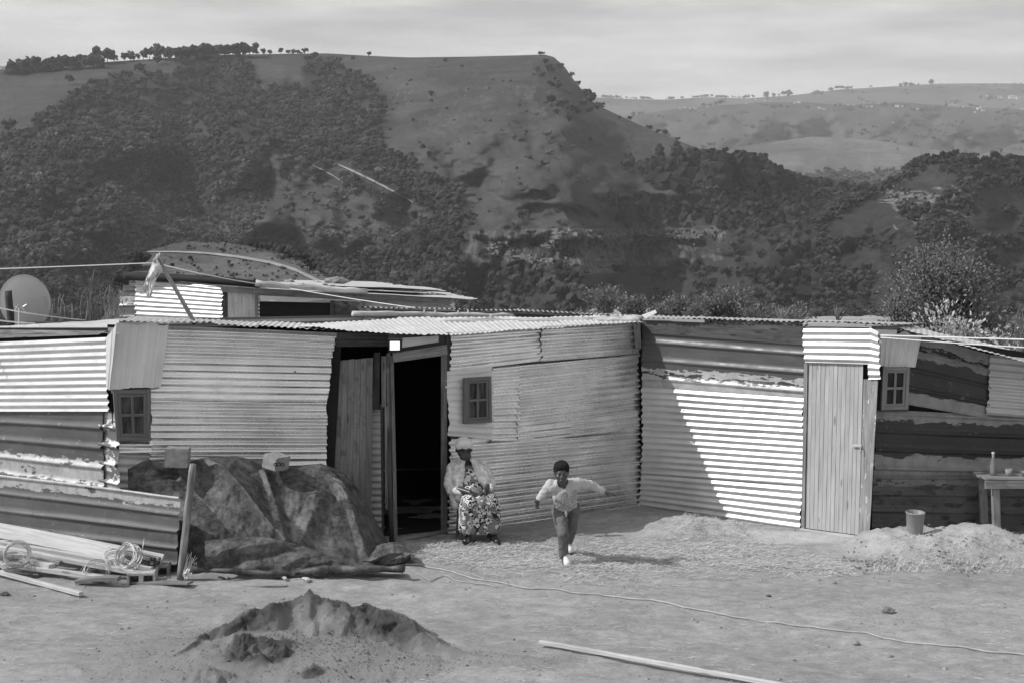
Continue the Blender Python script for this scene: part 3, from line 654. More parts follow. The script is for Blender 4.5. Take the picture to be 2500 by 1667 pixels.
slope_trees([(1490 + k * 13, 500 + (k * 37) % 60, 34 + (k * 13) % 16) for k in range(34)], CN + CR[:2], 'dark tree on the shaded slope under the conifer ridge', 'trees under the conifer ridge')
slope_trees([(2040 + k * 13, interp(2040 + k * 13, list(zip(SLOPE['px'], SLOPE['top']))) + 12, 13 + (k * 7) % 11) for k in range(36)], CR, 'dark tree on the right slope lip', 'trees along the right slope lip', h=SLOPE)
slope_trees([(612, 606, 14), (628, 609, 16), (642, 612, 20), (655, 616, 24), (668, 620, 26), (682, 626, 30), (695, 630, 32), (708, 636, 34), (722, 642, 34), (736, 650, 34), (750, 660, 32), (764, 668, 28)], CR, 'dark round bush on the right flank of the knoll', 'bushes on the knoll flank', 'hill_bush', KNOLL)
slope_trees([(x, 640 + (x * 7) % 50, 44) for x in range(296, 352, 7)], CR, 'dark tree at the left foot of the knoll', 'trees at the left foot of the knoll', h=KNOLL)
slope_trees([(465, 640, 16), (420, 655, 13), (560, 645, 10)], CR, 'low bush beside the track on the knoll', 'low bushes by the track', 'hill_bush', KNOLL)
# far trees and homesteads
FT = [(1870, 240, 14), (1890, 238, 10), (1915, 236, 12), (1925, 236, 14), (1760, 248, 10), (1750, 247, 9), (2030, 222, 8), (2045, 219, 9), (2055, 219, 9), (2070, 219, 8), (2200, 213, 9), (2212, 212, 11), (2224, 212, 10), (2275, 207, 12), (1545, 285, 11), (2000, 228, 7), (2420, 242, 9), (2395, 240, 8), (2180, 262, 9), (2040, 262, 8)]
rk_ = ranks(FT)
for i_, (x, y, w) in enumerate(FT):
    h = FAR2 if y < 245 else FAR1; p, _ = on_hill(h, x, y + 3); s = w * 1.5 / F * p.y
    tree_copy('far_tree', R.choice(CR), p, s, nth('tiny dark tree on the distant ridges', rk_[i_], len(FT)), 'tiny trees on the distant ridges')
def house_mesh():
    q = MB(); q.add([(x, y, z) for x in (-.5, .5) for y in (-.35, .35) for z in (-.4, .42)], [(0, 1, 3, 2), (4, 6, 7, 5), (0, 4, 5, 1), (2, 3, 7, 6), (1, 5, 7, 3)])
    a = q.build('h', M['house_wall']); n0 = len(a.data.polygons)
    V = [v.co[:] for v in a.data.vertices] + [(-.56, -.42, .4), (.56, -.42, .4), (.56, .42, .4), (-.56, .42, .4), (-.56, 0, .68), (.56, 0, .68)]
    Fc = [tuple(p.vertices) for p in a.data.polygons] + [(8, 9, 13, 12), (10, 11, 12, 13), (8, 12, 11), (9, 10, 13), (8, 11, 10, 9)]
    V += [(-.1, -.36, -.3), (.1, -.36, -.3), (.1, -.36, .2), (-.1, -.36, .2)]; Fc += [(14, 15, 16, 17)]
    me = bpy.data.meshes.new('homestead'); me.from_pydata(V, [], Fc); me.materials.append(M['house_wall']); me.materials.append(M['house_roof'])
    for k, p in enumerate(me.polygons): p.material_index = 1 if k >= n0 else 0
    bpy.data.objects.remove(a); return me
HM = house_mesh()
HS = [(1660, 264, 5), (1672, 265, 7), (1684, 266, 5), (1694, 264, 4), (1700, 267, 6), (1728, 262, 4), (1588, 286, 4), (1845, 246, 6), (1822, 252, 4), (1868, 247, 4), (1940, 253, 5), (1950, 252, 8), (2000, 266, 8), (2012, 268, 6), (2040, 252, 5), (2056, 254, 8), (2070, 253, 5), (2085, 256, 4), (2104, 262, 7), (2116, 263, 6), (2128, 262, 6), (2145, 250, 4), (2160, 266, 5), (2184, 258, 6), (2190, 262, 9), (2205, 262, 6), (2240, 268, 6), (2320, 252, 12), (2334, 252, 10), (2350, 262, 6), (2390, 268, 10), (2400, 272, 8), (2414, 238, 10), (2440, 241, 12), (2470, 241, 14), (2486, 242, 10), (2495, 262, 8), (2380, 276, 6), (2180, 300, 4)]
rk_ = ranks(HS)
for i_, (x, y, w) in enumerate(HS):
    h = FAR2 if y < 249 else FAR1; p, _ = on_hill(h, x, max(y, interp(x, list(zip(h['px'], h['top']))) + 1)); s = w / F * p.y
    o = bpy.data.objects.new('homestead', HM); SC.collection.objects.link(o); o.location = p; o.scale = (s, s, s * .8); o.rotation_euler = (0, 0, R.uniform(-.4, .4))
    props(o, nth('tiny pale homestead on the distant hills', rk_[i_], len(HS)), 'house', 'homesteads on the distant hills')
for (x, y, w, lb) in [(158, 165, 14, 'pale hut on the slope under the left skyline trees'), (10, 160, 16, 'pale house at the far left end of the skyline trees')]:
    p, _ = on_hill(MESA, x, y); s = w / F * p.y; o = bpy.data.objects.new('hill_hut', HM); SC.collection.objects.link(o); o.location = p; o.scale = (s, s, s * .8); props(o, lb, 'house')
# ---------------------------------------------------------------- iron sheets
class Wall:
    """A vertical plane through a at angle deg; photo pixels are read off onto it."""
    def __init__(s, a, deg):
        s.a = Vector((a[0], a[1], 0)); r = math.radians(deg); s.d = Vector((math.cos(r), math.sin(r), 0))
        s.n = Vector((s.d.y, -s.d.x, 0))
        if s.n.y > 0: s.n = -s.n
    def at(s, px, py, off=0.0):
        k = (px - 1250) / F; a = s.a + s.n * off      # a.x + t d.x = k (a.y + t d.y)
        t = (k * a.y - a.x) / (s.d.x - k * s.d.y); p = a + s.d * t
        return Vector((p.x, p.y, H - (py - H0) / F * p.y))
def sheet(name, parent, P4, m, prof='sine', pitch=.0762, amp=.009, axis='h', n=None, rag=.012, dent=.006, seed=0, seg=.07, phase=0., flat=.45, label=None, curl=.0, skew=.5):
    """A corrugated sheet. P4: top-left, top-right, bottom-right, bottom-left. axis 'h': corrugations run left to right."""
    TL, TR, BR, BL = [np.array(p, float) for p in P4]
    if axis == 'v': TL, TR, BR, BL = TL, BL, BR, TR           # length runs down, across runs right
    # u: along corrugations TL->TR ; v: across TL->BL
    Lu = (np.linalg.norm(TR - TL) + np.linalg.norm(BR - BL)) / 2; Lv = (np.linalg.norm(BL - TL) + np.linalg.norm(BR - TR)) / 2
    nu = max(3, int(Lu / seg) + 1)
    if prof == 'sine':
        nv = max(5, int(round(Lv / pitch * 10)) + 1); vv = np.linspace(0, Lv, nv); th = (vv / pitch + phase / 6.283) % 1.0; h = -np.cos(np.pi * np.where(th < skew, th / skew, 1 + (th - skew) / (1 - skew)))
    else:
        q = []; k = -1
        while k * pitch < Lv + pitch:
            for f_, z in ((0, -1), (.12, -1), (.3, -1), (.5, -1), (.70, -1), (.775, .75), (.80, 1), (.86, 1), (.89, .75), (.97, -1)): q.append(((k + f_ + phase) * pitch, z))
            k += 1
        q = np.array(q); vv = np.array([0] + [a for a in q[:, 0] if 0.004 < a < Lv - .004] + [Lv]); h = np.interp(vv, q[:, 0], q[:, 1]); nv = len(vv)
    uu = np.linspace(0, 1, nu); U, Vv = np.meshgrid(uu, vv / Lv, indexing='ij'); s0 = seed * 13.7
    nn = np.array(n, float) if n is not None else np.cross(TR - TL, BL - TL); nn = nn / np.linalg.norm(nn)
    if n is None and nn[2] < 0: nn = -nn
    # ragged ends and edges
    du = np.zeros_like(U); e = fbm(vv * 9 + s0, vv * 0 + 3.3, 5, 4) * rag * 2.2 + fbm(vv * 1.4 + s0, vv * 0 + 1, 6, 2) * rag * 1.5
    e2 = fbm(vv * 9 + s0 + 50, vv * 0 + 8.3, 5, 4) * rag * 2.2
    du += (1 - np.clip(U * 8, 0, 1)) * e[None, :] + np.clip(U * 8 - 7, 0, 1) * e2[None, :]
    Ue = U + du / Lu
    Pp = (TL[None, None] * ((1 - Ue) * (1 - Vv))[..., None] + TR[None, None] * (Ue * (1 - Vv))[..., None] + BR[None, None] * (Ue * Vv)[..., None] + BL[None, None] * ((1 - Ue) * Vv)[..., None])
    X = U * Lu; Y = Vv * Lv
    am = amp * (1.0 if skew == .5 and prof == 'sine' else 2.1 if prof == 'sine' else 1.1) * (1 - flat * np.clip((vnoise(X * 1.1 + s0, Y * 3 + s0, 3) - .35) * 2, 0, 1))
    d = h[None, :] * am + fbm(X * 1.2 + s0, Y * 2.0 + 4, 7, 3) * dent * 1.6 + fbm(X * 7 + s0, Y * 9, 8, 3) * dent * .45
    # a few hard knocks
    rr = random.Random(seed + 5)
    for k in range(int(Lu * Lv * 1.6) + 1):
        cx, cy_, rad = rr.uniform(0, Lu), rr.uniform(0, Lv), rr.uniform(.03, .09); d += (rr.uniform(-1.2, .8) * dent) * np.exp(-(((X - cx) / rad / 1.6) ** 2 + ((Y - cy_) / rad) ** 2))
    d += curl * (np.clip(np.abs(U - .5) * 2, 0, 1) ** 8) * fbm(Y * 5 + s0, Y * 0, 9, 2)
    # sagging corrugation lines: shift slightly across
    sh = fbm(X * .8 + s0, Y * .0 + 2, 11, 2) * .006
    Pp = Pp + nn * d[..., None] + ((BL - TL) / Lv)[None, None] * sh[..., None]
    o = mesh_obj(name, Pp.reshape(-1, 3), grid_faces(nu, nv), m, parent, smooth=(prof == 'sine'), uv=np.stack([X, Y], -1).reshape(-1, 2))
    if prof != 'sine': o.data.polygons.foreach_set('use_smooth', [True] * len(o.data.polygons))
    if label: o['label'] = label
    return o
def wsheet(w, parent, q, m, off=.0, **k):
    """Sheet on wall w, q = four photo pixels."""
    if m is M['galv']: k.setdefault('skew', .64); k.setdefault('rag', .02); k.setdefault('dent', .009)
    return sheet(k.pop('name', 'corrugated_sheet'), parent, [w.at(x, y, off) for x, y in q], m, n=w.n, **k)
def wboard(name, w, parent, a, b, wd, th, m, off=.02, **k):
    return beam(name, parent, w.at(*a, off), w.at(*b, off), wd, th, m, up=w.n, **k)
def wbquad(name, w, parent, q, th, m, off, seed=0):
    """A flat board with four photo-pixel corners on wall w, off proud of it, th thick."""
    a = [w.at(x, y, off) for x, y in q]; b = [w.at(x, y, off - th) for x, y in q]
    q_ = MB(); vert = (a[3] - a[0]).length > (a[1] - a[0]).length; n = 8; V = []; U = []
    rr = random.Random(seed)
    lo, hi = ((0, 3), (1, 2)) if vert else ((0, 1), (3, 2))    # long edges
    for k in range(n + 1):
        t = k / n; j = rr.uniform(-.002, .002)
        for (i0, i1) in (lo, hi):
            for L in (a, b):
                p = L[i0].lerp(L[i1], t); V.append(p + w.n * j)
        ll = (a[lo[0]] - a[lo[1]]).length * t; ww = (a[lo[0]] - a[hi[0]]).length
        U += [(ll, 0), (ll, .01), (ll, ww), (ll, ww + .01)]
    Fc = []
    for k in range(n):
        o = 4 * k; p = o + 4
        Fc += [(o, p, p + 2, o + 2), (o + 1, o + 3, p + 3, p + 1), (o, o + 1, p + 1, p), (o + 2, p + 2, p + 3, o + 3)]
    Fc += [(0, 2, 3, 1), (4 * n, 4 * n + 1, 4 * n + 3, 4 * n + 2)]
    q_.add(V, Fc, U); return q_.build(name, m, parent)
def window(w, parent, q, off, m, label=None, panes=(2, 2), fr=.045, curtain=True, th=.05):
    """A framed casement on wall w: frame > mullion, pane, curtain."""
    tl, tr, br, bl = [w.at(x, y, off) for x, y in q]
    def S(u, v, d=0): return tl.lerp(tr, u).lerp(bl.lerp(br, u), v) + w.n * d
    wd = (tr - tl).length; hg = (bl - tl).length; fu, fv = fr / wd, fr / hg
    f = MB()
    f.beam(S(fu / 2, 0), S(fu / 2, 1), fr, th, up=w.n, n=2); f.beam(S(1 - fu / 2, 0), S(1 - fu / 2, 1), fr, th, up=w.n, n=2, seed=3)
    f.beam(S(fu, fv / 2), S(1 - fu, fv / 2), fr, th * .94, up=w.n, n=2); f.beam(S(fu, 1 - fv / 2), S(1 - fu, 1 - fv / 2), fr, th * .94, up=w.n, n=2)
    # inner sash
    g = fr * .7; gu, gv = fu + g / wd / 2, fv + g / hg / 2
    f.beam(S(gu, fv), S(gu, 1 - fv), g, th * .6, up=w.n, n=2); f.beam(S(1 - gu, fv), S(1 - gu, 1 - fv), g, th * .6, up=w.n, n=2)
    f.beam(S(gu, gv), S(1 - gu, gv), g, th * .56, up=w.n, n=2); f.beam(S(gu, 1 - gv), S(1 - gu, 1 - gv), g, th * .56, up=w.n, n=2)
    fo = f.build('window', m, parent)
    if label: fo['label'] = label
    a = MB(); a.beam(S(.5, 2 * gv - fv), S(.5, 1 - 2 * gv + fv), g, th * .5, up=w.n, n=2); a.build('mullion', m, fo)
    a = MB(); a.beam(S(2 * gu - fu, .5), S(1 - 2 * gu + fu, .5), g, th * .45, up=w.n, n=2); a.build('mullion', m, fo)
    e = fu + g / wd; ev = fv + g / hg
    for i in range(2):
        for j in range(2):
            u0, u1 = (e, .5) if i == 0 else (.5, 1 - e); v0, v1 = (ev, .5) if j == 0 else (.5, 1 - ev)
            mesh_obj('pane', [S(u0, v0, -.008), S(u1, v0, -.008), S(u1, v1, -.008), S(u0, v1, -.008)], [(0, 1, 2, 3)], M['glass'], fo)
    if curtain is not None:
        V = []; n = 16
        for k in range(n + 1):
            t = k / n; d = -.022 + .006 * math.sin(k * 2.1)
            V += [S(.06 + .88 * t, .04, d), S(.06 + .88 * t, .96, d)]
        mesh_obj('curtain' if curtain else 'backing', V, [(2 * k, 2 * k + 2, 2 * k + 3, 2 * k + 1) for k in range(n)], M['curtain'] if curtain else M['black'], fo, smooth=True)
    return fo

# ---------------------------------------------------------------- the long shack with the open doorway (left wing and middle)
K = (-4.23, 15.06)
wA = Wall(K, -37.9); wB = Wall(K, 20); wC = Wall((1.617, 18.0), 36.8); wD = Wall((1.617, 18.0), -40.9)
wE = Wall((4.06, 16.12), 11)
S1 = thing('iron_shack', (-1.5, 15.9, 0), 'long patchwork corrugated iron shack with an open black doorway behind the seated woman', 'shack')
# left side wall, in full sun
wsheet(wA, S1, [(-260, 845), (259, 824), (264, 1004), (-260, 1003)], M['galv_bright'], off=.045, seed=1, dent=.005, flat=.2, amp=.0125, label='bright sunlit galvanised sheet on the side wall')
wsheet(wA, S1, [(-260, 985), (246, 1004), (251, 1192), (-260, 1120)], M['ibr_grey'], off=.03, prof='ibr', pitch=.196, amp=.016, seed=2, dent=.005, label='grey painted ribbed sheet with a peeled band')
wsheet(wA, S1, [(238, 1000), (287, 1006), (289, 1200), (244, 1188)], M['silver_patch'], off=.008, prof='ibr', pitch=.196, amp=.016, seed=3, rag=.02, dent=.012, label='torn bare metal sheet end at the corner')
wsheet(wA, S1, [(-260, 1125), (437, 1211), (429, 1404), (-260, 1330)], M['ibr_fence'], off=.06, prof='ibr', pitch=.196, amp=.016, seed=4, dent=.006, phase=-.75, label='low ribbed sheet running on past the corner')
wbquad('fascia_board', wA, S1, [(-260, 802), (262, 808), (240, 817), (-260, 834)], .03, M['plank_old'], .05, 5)
wbquad('wall_backing', wA, S1, [(-260, 800), (270, 800), (282, 1300), (-260, 1240)], .02, M['black'], -.02)
# front of the left wing
wsheet(wB, S1, [(400, 797), (826, 812), (805, 888), (380, 878)], M['galv'], off=.03, seed=5, rag=.012, flat=.3)
wsheet(wB, S1, [(372, 872), (806, 882), (800, 982), (366, 976)], M['galv'], off=.045, seed=6, flat=.95, rag=.02, amp=.007, dent=.008)
wsheet(wB, S1, [(366, 968), (799, 974), (796, 1150), (364, 1154)], M['galv'], off=.03, seed=7, rag=.012, flat=.35)
wsheet(wB, S1, [(287, 1074), (372, 1076), (372, 1110), (289, 1112)], M['galv'], off=.045, seed=8, rag=.014)
wsheet(wB, S1, [(286, 1100), (797, 1130), (794, 1330), (286, 1370)], M['galv_dull'], off=.012, seed=9)
wsheet(wB, S1, [(264, 800), (300, 800), (300, 960), (272, 960)], M['galv_dull'], off=.012, seed=10)
wsheet(wB, S1, [(283, 788), (411, 791), (392, 941), (264, 953)], M['patch_pale'], off=.085, axis='v', prof='ibr', pitch=.12, amp=.005, seed=11, rag=.015, dent=.014, label='pale sheet bent round the corner above the window')
wsheet(wA, S1, [(256, 826), (283, 789), (266, 953), (258, 940)], M['patch_pale'], off=.085, axis='v', prof='ibr', pitch=.12, amp=.004, seed=12, dent=.01)
window(wB, S1, [(275, 952), (368, 949), (367, 1074), (285, 1075)], .075, M['frame_dark'], 'dark wooden window at the left corner of the shack')
wbquad('wall_backing', wB, S1, [(262, 792), (835, 812), (806, 1330), (290, 1370)], .02, M['black'], -.025)
# the gap with the leaning plank door
dr = wB
wbquad('lintel', dr, S1, [(822, 812), (950, 815), (950, 829), (820, 829)], .05, M['plank_dark'], .0, 1)
wbquad('lintel', dr, S1, [(820, 830), (950, 830), (948, 846), (818, 846)], .05, M['plank_dark'], -.01, 2)
door = thing('leaning_plank_door', wB.at(855, 1330, -.08), 'weathered grey plank door leaning in the dark gap beside the open doorway', 'door')
n = 7
for k in range(n):
    a, b = k / n, (k + .965) / n
    L = lambda u, top: (806 + (911 - 806) * u, 880 - 6 * u + R.uniform(-1.5, 1.5)) if top else (795 + (906 - 795) * u, 1345)
    wbquad('plank', dr, door, [L(a, 1), L(b, 1), L(b, 0), L(a, 0)], .025, M['plank_grey'], -.07 + R.uniform(-.003, .003), k)
wsheet(dr, S1, [(898, 1000), (934, 1000), (936, 1340), (902, 1340)], M['galv_dull'], off=-.16, seed=21, flat=.0, amp=.012)
wbquad('plank', dr, S1, [(912, 860), (928, 860), (926, 1000), (910, 1000)], .03, M['plank_dark'], -.10, 6)
wbquad('plank', dr, S1, [(931, 869), (943, 869), (943, 993), (932, 993)], .04, M['plank_old'], .03, 7)
wbquad('plank', dr, S1, [(928, 985), (937, 985), (938, 1322), (932, 1322)], .04, M['plank_dark'], .02, 8)
wbquad('plank', dr, S1, [(939, 990), (950, 991), (948, 1244), (940, 1240)], .03, M['plank_old'], .05, 9)
q = MB(); pts = [wC.at(949 + 6 * math.sin(k * .9) * .3 + k * .9, 862 + k * (1322 - 862) / 8, .02) for k in range(9)]; q.tube(pts, [.032] * 9, 7, jitter=.12); q.build('post', M['bark_dark'], S1, smooth=True)
wbquad('door_jamb', wC, S1, [(953, 868), (961, 868), (971, 1318), (962, 1320)], .06, M['plank_shade'], .06, 10)
wbquad('door_jamb', wC, S1, [(1077, 858), (1091, 858), (1092, 1298), (1076, 1297)], .07, M['plank_shade'], .05, 11)
wbquad('door_jamb', wC, S1, [(1090, 812), (1101, 812), (1099, 905), (1090, 905)], .07, M['plank_dark'], .02, 12)
wbquad('threshold', wC, S1, [(965, 1313), (1091, 1290), (1091, 1299), (967, 1323)], .08, M['plank_old'], .07, 13)
wbquad('header_board', wC, S1, [(958, 862), (1091, 841), (1093, 866), (962, 884)], .03, M['plank_old'], .09, 14)
wsheet(wC, S1, [(984, 824), (1070, 819), (1072, 834), (980, 848)], M['galv_dull'], off=.05, axis='h', prof='ibr', pitch=.2, amp=.004, seed=22, label='scrap of iron above the door header')
wbquad('lintel', wC, S1, [(948, 814), (1092, 818), (1092, 846), (948, 862)], .04, M['plank_dark'], .0, 15)
# wall to the right of the doorway
wsheet(wC, S1, [(1101, 812), (1330, 800), (1330, 880), (1103, 905)], M['galv'], off=.03, seed=30, rag=.012, flat=.6, pitch=.0762)
wsheet(wC, S1, [(1322, 797), (1562, 785), (1560, 862), (1322, 882)], M['galv'], off=.042, seed=31, flat=.3)
wsheet(wC, S1, [(1088, 907), (1202, 893), (1203, 1072), (1093, 1063)], M['patch_pale'], off=.046, seed=32, flat=.9, rag=.02, dent=.012, amp=.006, label='flattened patch of iron around the small window')
wsheet(wC, S1, [(1198, 893), (1270, 886), (1268, 1077), (1198, 1077)], M['galv'], off=.034, seed=33, flat=.3, rag=.014)
wsheet(wC, S1, [(1263, 886), (1560, 858), (1561, 1010), (1262, 1045)], M['galv'], off=.022, seed=34, flat=.3)
wsheet(wC, S1, [(1263, 1028), (1560, 998), (1560, 1046), (1262, 1080)], M['galv'], off=.034, seed=35, flat=.8)
wsheet(wC, S1, [(1101, 1062), (1562, 1036), (1562, 1130), (1101, 1180)], M['galv'], off=.018, seed=36, flat=.15, amp=.011)
wsheet(wC, S1, [(1093, 1172), (1562, 1124), (1561, 1238), (1091, 1304)], M['galv'], off=.03, seed=37, flat=.2, amp=.013, rag=.02)
window(wC, S1, [(1133, 922), (1197, 918), (1199, 1030), (1132, 1034)], .1, M['frame_dark'], 'small dark wooden window right of the open doorway', fr=.04)
wbquad('wall_backing', wC, S1, [(1092, 820), (1566, 790), (1566, 1232), (1092, 1298)], .02, M['black'], -.02)
wbquad('hanging_board', wC, S1, [(1546, 790), (1563, 789), (1566, 849), (1551, 850)], .02, M['plank_old'], .07, 40)
# rooms behind: back walls, black-painted floor and added light-blocking sheets keep the doorway dark
def slab(name, parent, pts, th, m):
    a = [Vector(p) for p in pts]; n = len(a); V = a + [p - Vector((0, 0, th)) for p in a]
    mesh_obj(name, V, [tuple(range(n)), tuple(range(2 * n - 1, n - 1, -1))] + [(k, k + n, (k + 1) % n + n, (k + 1) % n) for k in range(n)], m, parent)
def back_wall(parent, a, b, z, seed):
    a = Vector(a); b = Vector(b); d = (b - a).normalized(); nn = Vector((-d.y, d.x, 0))
    sheet('back_wall_sheet', parent, [a + Vector((0, 0, z)), b + Vector((0, 0, z)), b, a], M['galv_dull'], n=nn, seed=seed, seg=.4, dent=.01, flat=0)
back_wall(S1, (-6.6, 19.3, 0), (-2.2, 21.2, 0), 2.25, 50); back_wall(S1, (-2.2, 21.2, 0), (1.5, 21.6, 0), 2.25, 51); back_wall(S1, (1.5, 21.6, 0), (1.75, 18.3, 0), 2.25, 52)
slab('shade_black_floor', S1, [(-4.1, 15.2, .02), (-2.0, 15.9, .02), (-.75, 16.35, .02), (1.5, 18.05, .02), (1.4, 21.5, .02), (-6.4, 19.2, .02)], .03, M['black'])  # floor coloured black to stand in for the unlit room
def light_blockers(parent, pts, z0, z1):  # added black sheets that shut stray light out of the rooms
    V = []; Fc = []
    for k, (x, y) in enumerate(pts):
        V += [(x, y, z0), (x, y, z1)]
        if k: Fc.append((2 * k - 2, 2 * k, 2 * k + 1, 2 * k - 1))
    mesh_obj('light_block_walls', V, Fc, M['black'], parent)
    mesh_obj('light_block_ceiling', [(x, y, z1) for x, y in pts], [tuple(range(len(pts)))], M['black'], parent)
light_blockers(S1, [(-2.3, 15.98), (-4.0, 15.3), (-6.2, 19.0), (-2.0, 20.9), (1.35, 21.3), (1.5, 18.05), (-.62, 16.5)], 0, 2.17)
# ---- roofs of the long shack
ZR = lambda px, py, Y: P(px, py, Y)
def roof(parent, name, front, back, m, seed, wpx=None, **k):
    """Sheets side by side; front/back are lists of (px, py, Y) along the eave and along the far edge."""
    for i in range(len(front) - 1):
        a, b = P(*front[i]), P(*front[i + 1]); c, d = P(*back[i]), P(*back[i + 1]); up = Vector((0, 0, .006 * (i % 2)))
        ex = (b - a) * .02
        sheet(name, parent, [c + up, d + ex + up, b + ex + up, a + up], m, axis='v', seed=seed + i, seg=.5, flat=.1, dent=.008, rag=.02, **k)
fr = [(278, 781, 14.78), (411, 787, 15.1), (520, 791, 15.28), (625, 797, 15.45), (730, 802, 15.6), (830, 808, 15.72)]
bk = [(330, 774, 18.9), (440, 778, 19.3), (540, 782, 19.6), (640, 786, 19.9), (735, 789, 20.1), (800, 792, 20.2)]
roof(S1, 'roof_sheet', fr, bk, M['roof_galv'], 60, amp=.008)
fr = [(760, 796, 15.75), (850, 808, 15.62), (950, 815, 15.72), (1040, 818, 15.8), (1110, 819, 16.05), (1200, 811, 16.4), (1290, 803, 16.75), (1380, 798, 17.1), (1470, 792, 17.45), (1566, 788, 17.85)]
bk = [(690, 797, 18.0), (790, 789, 18.5), (890, 782, 19.0), (970, 777, 19.4), (1050, 776, 19.6), (1150, 775, 19.8), (1250, 775, 20.0), (1350, 774, 20.2), (1450, 773, 20.4), (1560, 772, 20.6)]
roof(S1, 'roof_sheet', fr, bk, M['roof_galv'], 70, amp=.0052)
fr = [(880, 750, 20.4), (1000, 752, 20.6), (1130, 757, 20.7), (1255, 758, 20.9), (1390, 765, 21.0), (1570, 773, 21.1)]
bk = [(900, 752, 23.4), (1010, 753, 23.4), (1135, 757, 23.4), (1260, 757, 23.6), (1395, 764, 23.6), (1560, 771, 23.6)]
roof(S1, 'roof_sheet', fr, bk, M['roof_galv'], 90, amp=.011)
beam('roof_batten', S1, P(905, 757, 20.45), P(1566, 779, 21.05), .07, .05, M['plank_dark'], up=(0, 0, 1))
beam('roof_batten', S1, P(760, 799, 18.3), P(975, 783, 19.5), .05, .05, M['plank_dark'])
# the white roof over the left side wall
fr = [(-300, 812, 17.95), (-80, 812, 16.68), (100, 812, 15.75), (285, 814, 14.95)]; bk = [(-330, 806, 19.6), (-90, 800, 18.2), (90, 790, 17.2), (292, 777, 16.3)]
for i in range(3):
    a, b, c, d = P(*fr[i]), P(*fr[i + 1]), P(*bk[i]), P(*bk[i + 1])
    sheet('roof_sheet', S1, [c, d, b + (b - a) * .01, a], M['galv_bright'], axis='h', prof='ibr', pitch=.6, amp=.006, seed=100 + i, seg=.2, dent=.012, rag=.02)

# ---------------------------------------------------------------- the right wing with the closed door
S2 = thing('iron_shack', (2.9, 16.9, 0), 'corrugated iron shack wing with a closed pine door and a half-shaded sunlit wall', 'shack')
wbquad('fascia_board', wD, S2, [(1567, 782), (1964, 797), (1964, 842), (1567, 813)], .03, M['plank_dark'], .035, 1)
wsheet(wD, S2, [(1567, 808), (1963, 838), (1962, 985), (1567, 952)], M['ibr_dark'], off=.02, prof='ibr', pitch=.22, amp=.014, seed=110, phase=-.25, dent=.004, label='dark painted sheet with a torn pale band')
wsheet(wD, S2, [(1569, 945), (1961, 972), (1959, 1056), (1568, 1032)], M['galv_bright'], off=.044, seed=111, flat=.0, rag=.012, dent=.003, amp=.013)
wsheet(wD, S2, [(1568, 1022), (1966, 1048), (1960, 1196), (1567, 1168)], M['galv_bright'], off=.03, seed=112, flat=.0, dent=.003, amp=.013)
wsheet(wD, S2, [(1564, 1158), (1958, 1188), (1952, 1296), (1562, 1238)], M['galv_bright'], off=.044, seed=113, flat=.1, dent=.004, amp=.013, rag=.015)
wbquad('wall_backing', wD, S2, [(1564, 790), (2138, 800), (2128, 1316), (1564, 1232)], .02, M['black'], -.015)
wbquad('door_jamb', wD, S2, [(1963, 886), (1972, 886), (1964, 1290), (1956, 1288)], .05, M['plank_old'], .06, 2)
d2 = thing('door', wD.at(2035, 1300, .03), 'x', 'x'); del d2['label']; del d2['category']; d2.parent = S2; d2.location = d2.location - S2.location
n = 13
for k in range(n):
    a, b = k / n, (k + .93) / n
    wbquad('plank', wD, d2, [(1974 + 134 * a, 887), (1974 + 134 * b, 887), (1966 + 131 * b, 1288 + 17 * b), (1966 + 131 * a, 1288 + 17 * a)], .025, M['plank_door'], .045 + R.uniform(-.002, .002), k)
wbquad('door_backing', wD, d2, [(1973, 887), (2108, 887), (2098, 1305), (1966, 1288)], .01, M['plank_dark'], .02)
lt = MB(); p = wD.at(2092, 1088, .06); lt.beam(p - wD.d * .05, p + wD.d * .06, .035, .012, up=wD.n, n=1); lt.beam(p - wD.d * .02 + wD.n * .012, p + wD.d * .05 + wD.n * .012, .012, .012, up=wD.n, n=1)
lt.tube([p + wD.d * .055 + wD.n * .02, p + wD.d * .06 + wD.n * .03 - Vector((0, 0, .05)), p + wD.d * .05 + wD.n * .02 - Vector((0, 0, .07))], .006, 5); lt.build('latch', M['wire'], d2)
wbquad('sill', wD, S2, [(1952, 1288), (2098, 1307), (2098, 1314), (1952, 1295)], .08, M['plank_new'], .07, 3)
wbquad('door_post', wD, S2, [(2108, 925), (2128, 925), (2116, 1310), (2097, 1308)], .05, M['plank_flaked'], .05, 4)
wbquad('door_post', wD, S2, [(2126, 920), (2144, 922), (2122, 1316), (2114, 1322)], .05, M['plank_flaked'], .07, 5)
wsheet(wD, S2, [(1960, 803), (2126, 803), (2128, 889), (1963, 885)], M['galv_bright'], off=.085, amp=.012, seed=114, flat=.0, dent=.003, rag=.01)
wsheet(wD, S2, [(2121, 800), (2145, 812), (2144, 925), (2114, 926)], M['galv_bright'], off=.10, amp=.012, seed=115, flat=.3, rag=.02, dent=.008)
wbquad('beam', wD, S2, [(1964, 798), (2190, 806), (2189, 822), (1964, 822)], .04, M['plank_old'], .02, 6)
wbquad('beam', wE, S2, [(2128, 796), (2192, 796), (2192, 820), (2128, 820)], .06, M['plank_old'], .06, 7)
